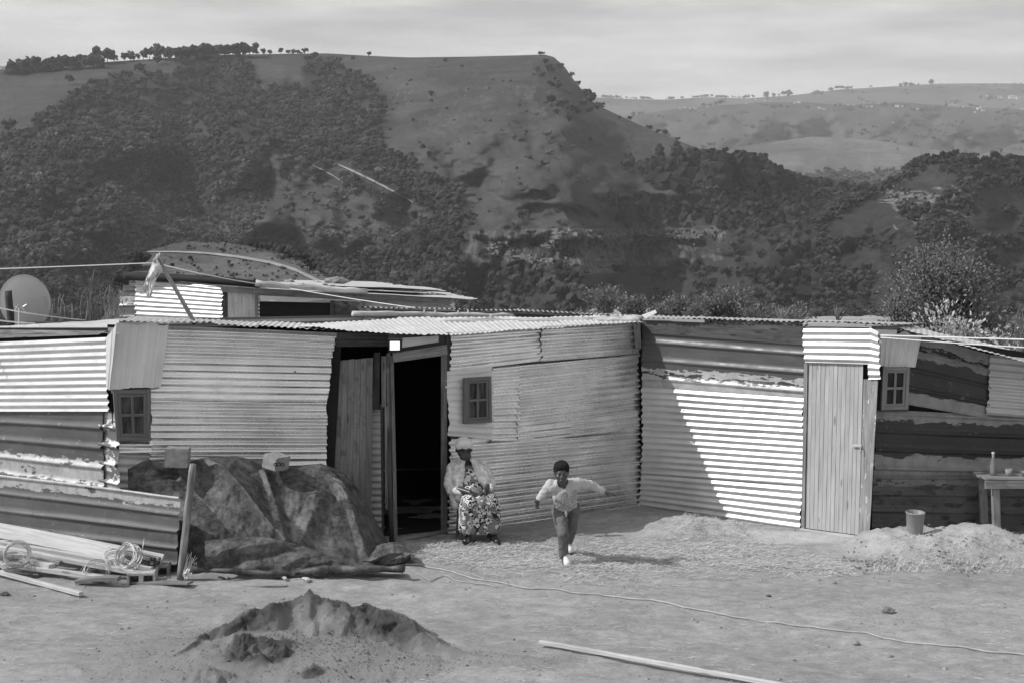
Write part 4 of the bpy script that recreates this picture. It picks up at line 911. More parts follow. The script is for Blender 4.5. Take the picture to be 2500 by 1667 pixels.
# far right wall, in shade
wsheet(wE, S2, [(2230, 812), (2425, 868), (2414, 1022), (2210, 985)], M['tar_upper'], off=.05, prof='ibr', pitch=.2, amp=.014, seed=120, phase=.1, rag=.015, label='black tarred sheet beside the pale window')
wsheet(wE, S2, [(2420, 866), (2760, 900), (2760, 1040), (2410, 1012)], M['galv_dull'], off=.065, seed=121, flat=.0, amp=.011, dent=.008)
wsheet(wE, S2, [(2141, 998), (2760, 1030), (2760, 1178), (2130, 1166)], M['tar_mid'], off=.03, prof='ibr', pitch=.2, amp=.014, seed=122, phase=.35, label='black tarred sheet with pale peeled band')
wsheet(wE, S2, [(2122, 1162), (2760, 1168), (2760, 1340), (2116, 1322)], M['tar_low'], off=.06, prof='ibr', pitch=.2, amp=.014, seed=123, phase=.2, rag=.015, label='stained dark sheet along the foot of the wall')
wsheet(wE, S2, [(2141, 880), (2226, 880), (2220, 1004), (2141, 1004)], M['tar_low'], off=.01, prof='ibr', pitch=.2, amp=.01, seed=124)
wsheet(wE, S2, [(2148, 816), (2250, 818), (2236, 894), (2144, 896)], M['patch_pale'], off=.10, axis='v', seed=125, amp=.008, pitch=.06, dent=.02, rag=.02, label='small dented upright patch above the pale window')
window(wE, S2, [(2154, 895), (2220, 895), (2215, 998), (2149, 1000)], .09, M['frame_light'], 'pale wooden window with black panes right of the door', curtain=False, fr=.04)
wbquad('wall_backing', wE, S2, [(2128, 800), (2760, 900), (2760, 1330), (2118, 1320)], .02, M['black'], -.03)
# roofs
fr = [(1566, 777, 17.85), (1690, 779, 17.35), (1815, 782, 16.9), (1940, 785, 16.5), (2065, 788, 16.12), (2195, 794, 15.8)]
bk = [(1590, 771, 20.6), (1715, 775, 20.2), (1850, 779, 19.8), (1985, 783, 19.5), (2110, 786, 19.3), (2240, 790, 19.2)]
roof(S2, 'roof_sheet', fr, bk, M['roof_galv'], 130, amp=.008)
fr = [(2195, 800, 15.85), (2345, 843, 15.95), (2500, 884, 16.05), (2700, 925, 16.2)]; bk = [(2195, 791, 18.8), (2340, 822, 18.8), (2500, 863, 18.8), (2680, 900, 18.8)]
roof(S2, 'roof_sheet', fr, bk, M['roof_galv'], 140, amp=.004)
wbquad('flashing', wD, S2, [(1566, 770), (1600, 757), (1604, 764), (1575, 778)], .01, M['galv_bright'], .1, 9)
back_wall(S2, (2.0, 20.4, 0), (4.6, 19.4, 0), 2.1, 53); back_wall(S2, (4.6, 19.4, 0), (7.3, 18.6, 0), 1.5, 54)

# ---------------------------------------------------------------- the shack behind
S3 = thing('iron_shack', (-3.2, 24.6, 0), 'rear corrugated iron shack with a window band shaded black, seen over the near roof', 'shack')
wR1 = Wall((-6.63, 25.0), -30); wR2 = Wall((-4.89, 24.0), 8)
wsheet(wR1, S3, [(329, 680), (541, 701), (546, 850), (331, 850)], M['galv_bright'], off=.03, seed=150, flat=.0, dent=.004, rag=.02, amp=.013, label='bright sunlit sheet of the rear shack')
wsheet(wR1, S3, [(292, 725), (330, 724), (330, 850), (291, 850)], M['ibr_fence'], off=-.3, prof='ibr', pitch=.2, amp=.014, seed=151)
wbquad('wall_backing', wR1, S3, [(334, 684), (541, 704), (546, 850), (334, 850)], .02, M['black'], -.02)
wbquad('post', wR2, S3, [(541, 704), (556, 706), (556, 850), (541, 850)], .08, M['plank_dark'], .02, 1)
for k in range(8):
    x = 557 + k * 8.2; wbquad('plank', wR2, S3, [(x, 712 + R.uniform(-1, 4)), (x + 7.6, 712 + R.uniform(-1, 4)), (x + 7.6, 850), (x, 850)], .02, M['plank_new'], .04 + R.uniform(-.003, .003), k)
wbquad('header_board', wR2, S3, [(541, 699), (621, 705), (621, 719), (541, 713)], .03, M['plank_old'], .09, 3)
wbquad('post', wR2, S3, [(622, 706), (630, 706), (632, 850), (624, 850)], .08, M['plank_old'], .06, 4)
wbquad('fascia_board', wR2, S3, [(622, 700), (1102, 726), (1102, 744), (622, 722)], .04, M['plank_old'], .12, 5)
wsheet(wR2, S3, [(634, 722), (800, 730), (740, 738), (634, 736)], M['patch_pale'], off=.14, prof='ibr', pitch=.3, amp=.003, seed=152, rag=.02, dent=.01)
wsheet(wR2, S3, [(815, 735), (872, 737), (872, 790), (815, 790)], M['tar_low'], off=.02, prof='ibr', pitch=.12, amp=.01, seed=153)
wsheet(wR2, S3, [(868, 738), (1100, 744), (1100, 850), (868, 850)], M['ibr_fence'], off=.0, prof='ibr', pitch=.2, amp=.01, seed=154)
wbquad('opening_shade_panel', wR2, S3, [(634, 736), (806, 740), (806, 782), (634, 780)], .01, M['black'], .03)  # black panel painted in for the shade inside the opening
wbquad('post', wR2, S3, [(806, 734), (816, 734), (816, 850), (806, 850)], .07, M['plank_dark'], .05, 6)
wbquad('post', wR2, S3, [(876, 740), (892, 740), (892, 850), (876, 850)], .07, M['plank_old'], .07, 7)
wsheet(wR2, S3, [(572, 778), (822, 786), (822, 850), (572, 850)], M['silver_patch'], off=.09, prof='ibr', pitch=.25, amp=.01, seed=155)
back_wall(S3, (-6.6, 25.4, 0), (-6.2, 29.5, 0), 2.6, 55); back_wall(S3, (-6.2, 29.5, 0), (-1.2, 29.8, 0), 2.1, 56); back_wall(S3, (-1.2, 29.8, 0), (-1.1, 24.6, 0), 2.1, 57)
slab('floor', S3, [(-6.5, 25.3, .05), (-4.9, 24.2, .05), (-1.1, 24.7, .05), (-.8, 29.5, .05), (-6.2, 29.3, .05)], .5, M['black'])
rf = [((628, 703, 23.75), (1156, 731, 24.4), (1090, 716, 28.4), (700, 692, 28.2)), ((640, 701, 23.9), (1010, 716, 24.3), (1105, 722, 26.4), (700, 697, 26.2)), ((690, 699, 24.6), (1080, 713, 25.6), (1000, 706, 28.8), (716, 690, 28.6)), ((720, 697, 25.2), (1050, 712, 25.4), (905, 693, 29.5), (700, 690, 29.0)), ((800, 702, 24.8), (1075, 714, 25.4), (1035, 709, 28.2), (790, 694, 28.0))]
for k, (a, b, c, d) in enumerate(rf):
    up = Vector((0, 0, .012 * k)); sheet('roof_sheet', S3, [P(*d) + up, P(*c) + up, P(*b) + up, P(*a) + up], M['roof_galv'], axis='h', seed=160 + k, seg=.25, flat=.2, dent=.012, rag=.10)
a = MB(); a.tube([P(303, 674, 24.9), P(420, 679, 24.5), P(540, 686, 24.1), P(634, 695, 23.7)], [.075, .07, .065, .06], 8, jitter=.08); a.build('roof_pole', M['charred'], S3, smooth=True)
a = MB(); a.tube([P(329, 679, 25.0), P(435, 688, 24.4), P(541, 699, 23.95)], [.012, .012, .012], 5, jitter=.4); a.build('edge_trim', M['plank_dark'], S3)
# ---------------------------------------------------------------- things on the roofs and round the shacks
def gz(x, y): return float(yard_z(np.array([float(x)]), np.array([float(y)]))[0])
def log(px0, py0, Y0, px1, py1, Y1, r0, r1, m, label, group=None, n=14, wob=.015, name='log', knots=3, seed=1):
    rr = random.Random(seed); a = P(px0, py0, Y0); b = P(px1, py1, Y1); q = MB(); pts = []; rad = []
    for k in range(n + 1):
        t = k / n; pts.append(a.lerp(b, t) + Vector((0, rr.uniform(-wob, wob), rr.uniform(-wob, wob) * .7))); rad.append((r0 + (r1 - r0) * t) * rr.uniform(.92, 1.08))
    q.tube(pts, rad, 9, jitter=.06, seed=seed)
    for k in range(knots):
        p = pts[rr.randrange(1, n)]; q.tube([p, p + Vector((rr.uniform(-.03, .03), -.02, .07))], [.016, .010], 5)
    o = q.build(name, m, smooth=True, loc=a); return props(o, label, 'log', group)
log(861, 767, 19.2, 1252, 774, 20.4, .042, .05, M['bark_pale'], 'knotty pale log lying on the roof, its free end at the left', seed=3, knots=4)
log(1060, 784, 18.7, 1452, 782, 18.9, .040, .042, M['bark_pale'], 'long smooth pale log lying in front of the knotty one on the roof', seed=4, knots=2)
log(1448, 780, 18.6, 1564, 780, 18.4, .055, .05, M['bark_pale'], 'short thick pale log at the corner of the two roofs', seed=5, knots=1)
log(624, 692, 23.5, 897, 713, 23.9, .055, .045, M['bark_pale'], 'slanting pale log lying along the roof edge of the rear shack', seed=6, knots=1)
def rock(name, c, r, m, label, seed, sq=(1, 1, .6), sub=2, group=None):
    q = MB(); q.blob(c, r, sub, .3, seed, sq); o = q.build(name, m, loc=c); return props(o, label, 'stone', group)
rock('stone', P(708, 689, 26), .09, M['stone'], 'small pale stone on the rear roof behind the slanting log', 5)
rock('stone', P(822, 687, 25.5), .17, M['stone'], 'long flat stone weighing down the rear roof sheets', 6, (1.2, .7, .42))
# leaning prop with its rag and the wires
a = P(476, 791, 17.6); b = P(385, 632, 17.4); q = MB(); q.beam(a, b, .065, .05, n=5, taper=.8, warp=.01)
o = q.build('timber_prop', M['plank_old'], loc=a); props(o, 'timber prop leaning over the roof and holding up the wire', 'pole')
q = MB(); q.tube([P(384, 622, 17.4), P(379, 640, 17.35), P(388, 645, 17.3), P(380, 630, 17.3), P(376, 636, 17.35)], .015, 5); q.tube([P(384, 634, 17.4), P(390, 618, 17.4)], .01, 4); q.build('knot', M['cloth_pale'], o)
def rag():
    nu, nv = 26, 34; uu, vv = np.meshgrid(np.linspace(0, 1, nu), np.linspace(0, 1, nv), indexing='ij')
    L = np.interp(vv, [0, .15, .5, .8, 1], [373, 368, 357, 348, 358]); Rr = np.interp(vv, [0, .15, .3, .55, .8, 1], [381, 394, 397, 382, 376, 371])
    px = L + (Rr - L) * uu; py = 638 + 84 * vv + 6 * np.sin(uu * 5) * vv
    Y = 17.32 - .05 * np.sin(uu * math.pi) + .10 * linoise(uu * 4, vv * 5, 3, 3)
    X = (px - 1250) / F * Y; Z = H - (py - H0) / F * Y
    A = np.stack([X, Y, Z], -1); B = A + np.array([0, .09, 0]) * np.sin(uu * math.pi)[..., None]
    V = np.concatenate([A.reshape(-1, 3), B.reshape(-1, 3)]); f = grid_faces(nu, nv); return V, np.concatenate([f, f[:, ::-1] + nu * nv])
V, Fc = rag(); o = mesh_obj('rag', V, Fc, M['cloth_pale'], smooth=True, loc=V[0]); props(o, 'crumpled pale rag hanging from the top of the timber prop', 'rag')
def line(pts, r, m, name, label, cat='wire', n=30, sag=0, wob=0, seed=2, top=True):
    rr = random.Random(seed); q = MB(); out = []
    for k in range(len(pts) - 1):
        a, b = Vector(pts[k]), Vector(pts[k + 1])
        for j in range(n):
            t = j / n; out.append(a.lerp(b, t) - Vector((0, 0, sag * 4 * t * (1 - t))) + Vector((rr.uniform(-wob, wob),) * 3))
    out.append(Vector(pts[-1])); q.tube(out, r, 6); o = q.build(name, m, smooth=True, loc=pts[0]); return props(o, label, cat)
line([P(-400, 668, 17.0), P(375, 642, 17.4)], .007, M['line'], 'wire', 'thin pale wire running left from the timber prop', sag=.01)
line([P(386, 644, 17.4), P(632, 694, 23.4)], .008, M['line'], 'wire', 'pale wire from the timber prop to the slanting roof log', sag=.02)
line([P(706, 704, 23.6), P(1012, 752, 19.9)], .006, M['line'], 'wire', 'thin wire dropping across the rear roof to the knotty log', sag=.01)
line([P(-200, 700, 16.5), P(207, 782, 17.8)], .009, M['line'], 'wire', 'upper pale wire slanting down across the satellite dish', sag=.06)
line([P(-200, 742, 16.0), P(86, 790, 17.0)], .009, M['line'], 'wire', 'lower pale wire slanting down to the left roof', sag=.04)
line([P(2150, 819, 15.6), P(2760, 836, 14.5)], .009, M['line'], 'clothes_line', 'upper white clothes line at the right end of the shack', 'clothes line', sag=.0)
line([P(2150, 824, 15.6), P(2760, 862, 14.4)], .007, M['line'], 'clothes_line', 'lower white clothes line at the right end of the shack', 'clothes line', sag=.01)
# satellite dish with its post
dc = P(58, 739, 23.0); t = thing('satellite_dish', dc, 'round grey satellite dish behind the roof at the far left', 'satellite dish')
q = MB(); prof = [(.02, .0), (.12, .003), (.22, .009), (.32, .02), (.40, .032), (.435, .04), (.447, .036), (.447, .048), (.43, .05), (.3, .025), (.15, .012), (.01, .008)]
q.lathe(dc, prof, 48, axis=(.15, 1, .12)); q.build('reflector', M['dish'], t, smooth=True)
q = MB(); c = dc + Vector((-.05, -.06, -.1))
q.tube([c + Vector((0, 0, .02)), c + Vector((0, -.02, -.5))], .022, 8); q.tube([c + Vector((-.12, 0, .06)), c, c + Vector((.12, 0, .07))], .012, 6); q.tube([c + Vector((-.08, 0, -.05)), c + Vector((.0, -.02, .08)), c + Vector((.1, 0, -.06))], .012, 6); q.build('mount', M['wire'], t)
log(28, 800, 20.5, 20, 710, 20.5, .055, .055, M['bark_dark'], 'dark stump of a post standing in front of the satellite dish', name='post', seed=8, wob=.004, n=5, knots=0)['category'] = 'post'
# security lamp
c = P(964, 843, 15.62); t = thing('security_lamp', c, 'square white-lit security lamp over the open doorway', 'lamp')
q = MB(); nrm = Vector((.12, -1, -.12)).normalized(); ux = Vector((1, .12, 0)).normalized(); uz = ux.cross(nrm).normalized()
def boxat(q, b_, hx, hz, hy, sk=.0):
    V = [b_ + ux * (sx * hx) + uz * (sz * hz + sx * sk) + nrm * (sy * hy) for sx in (-1, 1) for sz in (-1, 1) for sy in (-1, 1)]
    q.add(V, [(0, 1, 3, 2), (4, 6, 7, 5), (0, 4, 5, 1), (2, 3, 7, 6), (1, 5, 7, 3), (0, 2, 6, 4)])
for (dx, dz, hx, hz_) in ((-.062, 0, .007, .066), (.066, 0, .014, .068), (0, .060, .074, .012), (0, -.060, .074, .010)):
    q.add([c + ux * dx + uz * dz + ux * (sx * hx) + uz * (sz * hz_) + nrm * (sy * .024) for sx in (-1, 1) for sz in (-1, 1) for sy in (-1, 1)], [(0, 1, 3, 2), (4, 6, 7, 5), (0, 4, 5, 1), (2, 3, 7, 6), (1, 5, 7, 3), (0, 2, 6, 4)])
boxat(q, c - nrm * .012, .06, .055, .012); q.tube([c - nrm * .02, c - nrm * .14 + uz * .05], .012, 6); q.build('housing', M['rubber'], t)
q = MB(); boxat(q, c + nrm * .012 - ux * .002, .054, .049, .006); q.build('lamp_glass', M['lamp'], t)

# tarpaulin thrown over a heap
TXY = [(316, 1143), (345, 1126), (362, 1121), (400, 1130), (457, 1124), (520, 1114), (575, 1111), (640, 1126), (680, 1137), (740, 1134), (784, 1130), (815, 1142), (842, 1156), (866, 1182), (884, 1204), (905, 1245), (928, 1292), (945, 1330), (985, 1345)]
def tarp_surface():
    nu, nv = 300, 150; u = np.linspace(0, 1, nu); v = np.linspace(0, 1, nv); U, Vv = np.meshgrid(u, v, indexing='ij')
    px = 312 + (1000 - 312) * U; pyt = interp(px, TXY)
    Yw = np.interp(px, [300, 820, 950, 1010], [15.02, 15.5, 15.35, 14.7])         # back edge near the wall
    Yf = np.interp(px, [300, 350, 430, 470, 560, 700, 900, 1010], [15.0, 14.9, 14.62, 14.45, 14.35, 14.3, 14.42, 14.62])
    zt = H - (pyt - H0) / F * (Yw - .18)
    zt = np.maximum(zt, .03)
    back = .13                                                                     # part of v behind the ridge, going down to the wall
    s = np.clip((Vv - back) / (1 - back), 0, 1)
    prof = .55 * (1 - s ** 1.15) + .45 * np.cos(s * math.pi / 2) ** .9
    Y = np.where(Vv < back, Yw + .02 - .2 * (Vv / back), Yw - .18 + (Yf - Yw + .18) * s)
    Z = np.where(Vv < back, zt * (.72 + .28 * (Vv / back) ** .6), zt * prof)
    X = (px - 1250) / F * (Yw - .18); X = X + (s * .06 * fbm(U * 4, Vv * 3, 2, 2))
    hgt = np.clip(zt * 2, .15, 1)
    # creases: radiating from the two weighted tops and hanging folds
    cr = ridged(U * 5 + Vv * 2.4, Vv * 1.3 - U * 1.5, 11, 3, .45); cr2 = ridged(U * 9 - Vv * 5, Vv * 3 + U * 2, 14, 3, .5)
    big = fbm(U * 3.2, Vv * 2, 4, 3)
    def fold(a, b, w, h, c=1):
        ax, ay = (a[0] - 312) / 688, a[1]; bx, by = (b[0] - 312) / 688, b[1]; L2 = (bx - ax) ** 2 + ((by - ay) * .6) ** 2
        tt = np.clip(((U - ax) * (bx - ax) + (Vv - ay) * (by - ay) * .36) / L2, 0, 1); dd = np.sqrt((U - ax - (bx - ax) * tt) ** 2 + ((Vv - ay - (by - ay) * tt) * .6) ** 2)
        return h * np.maximum(0, 1 - dd / w) ** c
    f = fold((480, .10), (735, .86), .075, .17, 1.4) - fold((430, .35), (640, .92), .08, .09, 1.3) + fold((650, .25), (735, .86), .022, .05) + fold((800, .14), (860, .42), .05, .06) + fold((850, .3), (925, .95), .03, .05) + fold((800, .5), (760, .9), .05, .05) - fold((700, .3), (720, .7), .05, .04) + fold((640, .12), (850, .30), .025, .03) - fold((345, .25), (420, .3), .05, .08)
    d = (.03 * big + f + .038 * linoise(U * 4.5, Vv * 2.2, 6, 2, .5) + .020 * linoise(U * 15, Vv * 7, 9, 4, .6)) * hgt * np.clip((px - 330) / 140, .15, 1) * np.clip(s * 5, .1, 1) * np.clip((1 - s) * 6, .15, 1)
    Y = Y - d * .85; Z = np.maximum(Z + d * .5, .015 + .02 * cr)
    return np.stack([X, Y, Z], -1).reshape(-1, 3), grid_faces(nu, nv)
V, Fc = tarp_surface()
tp = thing('tarpaulin', (-2.6, 14.8, 0), 'dark stained tarpaulin thrown over a heap by the wall, weighted with two blocks', 'tarpaulin')
mesh_obj('cover', V, Fc, M['tarp'], tp, smooth=True)
def strip(name, top, bot, Yt, Yb, bulge, seed, cr_=.05, nu=160, nv=50, zmin=.01):
    u = np.linspace(0, 1, nu); v = np.linspace(0, 1, nv); U, Vv = np.meshgrid(u, v, indexing='ij'); x0, x1 = top[0][0], top[-1][0]
    px = x0 + (x1 - x0) * U; py = interp(px, top) * (1 - Vv) + interp(px, bot) * Vv; Y = Yt + (Yb - Yt) * Vv - bulge * np.sin(Vv * math.pi) * (.5 + vnoise(U * 6, Vv, seed))
    Y = Y - cr_ * .75 * linoise(U * 6 * nu / 160 + Vv * .8, Vv * 2.2 + U, seed, 3, .5) - cr_ * .12 * fbm(U * 14, Vv * 5, seed + 3, 3)
    X = (px - 1250) / F * Y; Z = np.maximum(H - (py - H0) / F * Y, zmin)
    return mesh_obj(name, np.stack([X, Y, Z], -1).reshape(-1, 3), grid_faces(nu, nv), M['tarp'], tp, smooth=True)
strip('flap', [(500, 1319), (560, 1313), (603, 1309), (660, 1312), (735, 1330), (800, 1353), (858, 1374), (920, 1384), (985, 1390)], [(500, 1398), (560, 1392), (640, 1404), (690, 1408), (780, 1400), (850, 1392), (920, 1394), (985, 1398)], 14.22, 14.05, .05, 21, .10)
strip('crumpled_end', [(880, 1350), (905, 1338), (930, 1326), (960, 1322), (985, 1330), (1003, 1345)], [(880, 1368), (905, 1376), (930, 1376), (960, 1376), (985, 1372), (1003, 1356)], 14.75, 14.55, .1, 25, .10, 60, 30)
q = MB(); pts = []
for k in range(30):
    t = k / 29; x = 468 + (985 - 468) * t; y = np.interp(t, [0, .3, .42, .6, 1], [1394, 1402, 1407, 1398, 1392]); pts.append(P(x, y - 6, 14.03 + .04 * math.sin(k)))
q.tube(pts, [.035 * (.5 + 1.0 * float(vnoise(k * .4, 1., 3))) for k in range(30)], 9, jitter=.2); q.build('rolled_hem', M['tarp'], tp, smooth=True)
def block(c, sx, sy, sz, rz, m, label, holes=0, tilt=0, seed=0, group=None, cat='block', name='concrete_block'):
    """Rough block with worn corners; holes: number of open cells through its length, seen on the front."""
    bm = bmesh.new(); bmesh.ops.create_cube(bm, size=1)
    for v in bm.verts: v.co = Vector((v.co.x * sx, v.co.y * sy, v.co.z * sz))
    bmesh.ops.bevel(bm, geom=bm.edges[:], offset=.012, segments=2, affect='EDGES')
    if holes:
        fr_ = [f for f in bm.faces if f.normal.y < -.99]; f = max(fr_, key=lambda f: f.calc_area())
        bmesh.ops.delete(bm, geom=[f], context='FACES')
        vs = list(bm.verts)
    bmesh.ops.subdivide_edges(bm, edges=[e for e in bm.edges if e.calc_length() > .04], cuts=2, use_grid_fill=True)
    for v in bm.verts: v.co += Vector([mnoise.noise(v.co * 14 + Vector((seed + k * 7, 0, k))) for k in range(3)]) * .008
    V = [v.co.copy() for v in bm.verts]; Fc = [tuple(v.index for v in f.verts) for f in bm.faces]; bm.free(); q = MB()
    q.add(V, Fc)
    if holes:                       # the web round each cell and the dark cell walls behind
        cw = sx / holes; wl = .022
        for k in range(holes):
            xa = -sx / 2 + k * cw + wl; xb = xa + cw - 2 * wl + (wl if holes > 1 and k < holes - 1 else 0) * .5; za, zb = -sz / 2 + wl, sz / 2 - wl; y0_, y1_ = -sy / 2 + .004, sy / 2 - .02
            q.add([(xa, y0_, za), (xb, y0_, za), (xb, y0_, zb), (xa, y0_, zb), (xa, y1_, za), (xb, y1_, za), (xb, y1_, zb), (xa, y1_, zb)], [(0, 4, 5, 1), (1, 5, 6, 2), (2, 6, 7, 3), (3, 7, 4, 0), (4, 7, 6, 5)])
        xs = [-sx / 2] + sum([[-sx / 2 + k * cw + wl, -sx / 2 + k * cw + cw - wl] for k in range(holes)], []) + [sx / 2]
        for k in range(0, len(xs), 2):
            a, b = xs[k], xs[k + 1]; q.add([(a, y0_, -sz / 2), (b, y0_, -sz / 2), (b, y0_, sz / 2), (a, y0_, sz / 2)], [(0, 1, 2, 3)])
        for (za_, zb_) in ((-sz / 2, za), (zb, sz / 2)): q.add([(-sx / 2, y0_ - .0006, za_), (sx / 2, y0_ - .0006, za_), (sx / 2, y0_ - .0006, zb_), (-sx / 2, y0_ - .0006, zb_)], [(0, 1, 2, 3)])
    Mt = Matrix.Translation(Vector(c)) @ Matrix.Rotation(rz, 4, 'Z') @ Matrix.Rotation(tilt, 4, 'Y')
    me_v = [Mt @ Vector(v) for v in q.v]; o = mesh_obj(name, me_v, q.f, m, loc=c); return props(o, label, cat, group)
block(P(434, 1115, 14.85), .245, .19, .20, .12, M['concrete'], 'large square concrete block on the left of the tarpaulin', tilt=.06, seed=1)
block(P(674, 1126, 15.0), .20, .22, .15, -.55, M['concrete'], 'tilted concrete block with a dark hole, on the middle of the tarpaulin', tilt=.22, seed=2)
q = MB(); c = P(681, 1133, 14.84)
for dx in (-.036, 0, .036): q.tube([c + Vector((dx + .016 * math.cos(k), -.0, .015 * math.sin(k))) for k in np.linspace(0, 6.28, 12)], .005, 4, cap=False)
props(q.build('scratched_mark', M['black'], loc=c), None)
bpy.data.objects['scratched_mark'].parent = bpy.data.objects['concrete_block.001']; bpy.data.objects['scratched_mark'].location = c - bpy.data.objects['concrete_block.001'].location
block(P(348, 1414, 13.98), .27, .20, .165, .10, M['concrete_light'], 'hollow concrete block lying on its side in front of the timber', holes=2, seed=3)
block(P(396, 1392, 14.3), .16, .2, .14, .1, M['concrete'], 'broken grey block behind the hollow one, by the post', holes=1, seed=4)
log(440, 1413, 14.03, 471, 1131, 14.0, .040, .033, M['bark_mid'], 'leaning bare wooden post standing in front of the tarpaulin', name='post', seed=9, wob=.006, n=12, knots=0)['category'] = 'post'
o = bpy.data.objects['post.001'] if 'post.001' in bpy.data.objects else None

# sawn timber lying in front of the fence sheet
def plank(a, b, w, t, label, m='plank_new', up=(0, 0, 1), seed=0, group='sawn timber by the fence sheet', warp=.012, cat='plank', name='plank'):
    q = MB(); q.beam(a, b, w, t, up, n=10, warp=warp, seed=seed); o = q.build(name, M[m], loc=a); return props(o, label, cat, group)
plank(P(-150, 1270, 14.95), P(394, 1372, 14.25), .17, .04, 'widest board, leaning on edge against the foot of the fence sheet', 'plank_new', up=(.3, -.8, .55), seed=1)
plank(P(-150, 1300, 14.75), P(372, 1388, 14.15), .06, .045, 'long batten resting along the wide board, above the others', seed=2)
plank(P(-120, 1316, 14.6), P(330, 1396, 14.02), .07, .05, 'long timber with a dark square end beside the hollow block', seed=3)
plank(P(-80, 1335, 14.5), P(150, 1372, 14.2), .09, .035, 'short dark-ended board between the two left wire coils', 'plank_old', seed=4)
plank(P(60, 1362, 14.35), P(130, 1381, 14.15), .12, .045, 'short stub of timber right of the left wire coil', seed=5)
plank(P(-100, 1362, 14.5), P(262, 1412, 13.9), .075, .045, 'long pale board lying above the nearest batten', seed=6)
plank(P(-180, 1345, 14.9), P(198, 1449, 13.4), .05, .038, 'nearest thin batten reaching out furthest onto the yard', seed=7)
plank(P(188, 1418, 13.85), P(292, 1411, 13.8), .10, .04, 'broad short board lying across behind the hollow block', 'plank_old', seed=8)
plank(P(150, 1352, 14.5), P(300, 1392, 14.3), .15, .02, 'thin wide split board under the upright wire coil', 'plank_old', seed=9)
plank(P(270, 1418, 14.05), P(464, 1422, 13.75), .11, .02, 'thin flat splintered board between the hollow block and the post', 'plank_old', seed=10)
plank(P(300, 1430, 13.9), P(700, 1428, 13.75), .035, .012, 'very thin long lath lying flat in front of the tarpaulin', 'plank_old', seed=15)
k = 0
for r_, (y0_, nn) in enumerate(((1364, 3), (1374, 3), (1384, 2))):
    for c_ in range(nn):
        x = 368 + c_ * 11 - r_ * 3; plank(P(x - 260, y0_ - 66, 14.95), P(x, y0_, 14.18), .042, .036, 'batten in the small stack beside the post, %s layer, %s' % (('top', 'middle', 'bottom')[r_], ('left end', 'middle end', 'right end')[c_]), 'plank_dark' if (c_ + r_) % 2 else 'plank_old', seed=20 + k, group='small stack of batten ends', warp=.003); k += 1
plank(G(1318, 1566, .02), G(2010, 1690, .02), .042, .03, 'long pale lath lying on the open yard in the foreground', seed=11, group=None)
plank(G(958, 1405, .015), G(972, 1412, .015), .03, .02, 'short pale offcut at the tip of the tarpaulin hem', seed=12, group=None) if False else None
plank(G(742, 1410, .02), G(752, 1416, .02), .04, .02, 'left small pale wood chip under the tarpaulin hem', seed=13, group='wood chips by the tarpaulin')
plank(G(684, 1407, .02), G(698, 1413, .02), .03, .02, 'middle small pale wood chip under the tarpaulin hem', seed=14, group='wood chips by the tarpaulin')
def coil(c, r, tilt, yaw, label, n=15, seed=0, ex=6, th=.05, wr=.0032, spread=.14):
    rr = random.Random(seed); q = MB(); Mr = Matrix.Rotation(yaw, 3, 'Z') @ Matrix.Rotation(tilt, 3, 'X'); c = Vector(c)
    for k in range(n):
        off = Vector((rr.gauss(0, .006), rr.gauss(0, .006), rr.uniform(-th, th))); rad = r * rr.uniform(1 - spread, 1.03); e = rr.uniform(.9, 1.05)
        tl = Matrix.Rotation(rr.uniform(-.13, .13), 3, 'X') @ Matrix.Rotation(rr.uniform(-.13, .13), 3, 'Y'); m_ = 30
        pts = [c + Mr @ (tl @ Vector((rad * math.cos(6.2832 * j / m_), rad * e * math.sin(6.2832 * j / m_), 0)) + off) for j in range(m_ + 1)]; q.tube(pts, wr, 3, cap=False)
    for k in range(ex):                 # loose ends and ties
        a = rr.uniform(0, 6.28); p = c + Mr @ Vector((r * math.cos(a), r * math.sin(a), rr.uniform(-th, th))); d = Mr @ Vector((-math.sin(a), math.cos(a), rr.uniform(-.4, .4)))
        q.tube([p, p + d * .06 + Vector((0, 0, .02)), p + d * rr.uniform(.1, .2)], wr * .9, 3)
    o = q.build('wire_coil', M['wire'], smooth=True, loc=c); return props(o, label, 'wire coil', 'coils of fencing wire')
coil(P(42, 1352, 14.15), .125, 1.15, .2, 'round wire coil at the far left, standing on the boards', seed=1)
coil(P(30, 1372, 14.2), .13, .25, 0, 'flattened wire coil under the far left coil', seed=2, n=10)
coil(P(312, 1358, 14.1), .125, 1.1, -.5, 'large upright wire coil left of the stack of batten ends', seed=3, n=18, th=.07)
coil(P(280, 1366, 14.2), .10, .5, .3, 'tangled wire coil behind the large upright one', seed=4, n=9, ex=14, th=.09)
coil(P(236, 1400, 14.05), .125, .75, .4, 'loose wire coil lying on the ground left of the hollow block', seed=5, n=9, th=.07, spread=.25)
# crumpled wire mesh by the post
q = MB(); rr = random.Random(4)
for k in range(26):
    a = P(450 + rr.uniform(-4, 8), 1405 + rr.uniform(-6, 6), 13.98); b = P(458 + rr.uniform(-4, 24), 1345 + rr.uniform(0, 35), 14.05); q.tube([a, a.lerp(b, .5) + Vector((rr.uniform(-.02, .04), 0, .0)), b], .0028, 3)
props(q.build('wire_mesh', M['wire'], loc=P(455, 1408, 13.98)), 'crumpled scrap of wire mesh at the foot of the leaning post', 'wire mesh')

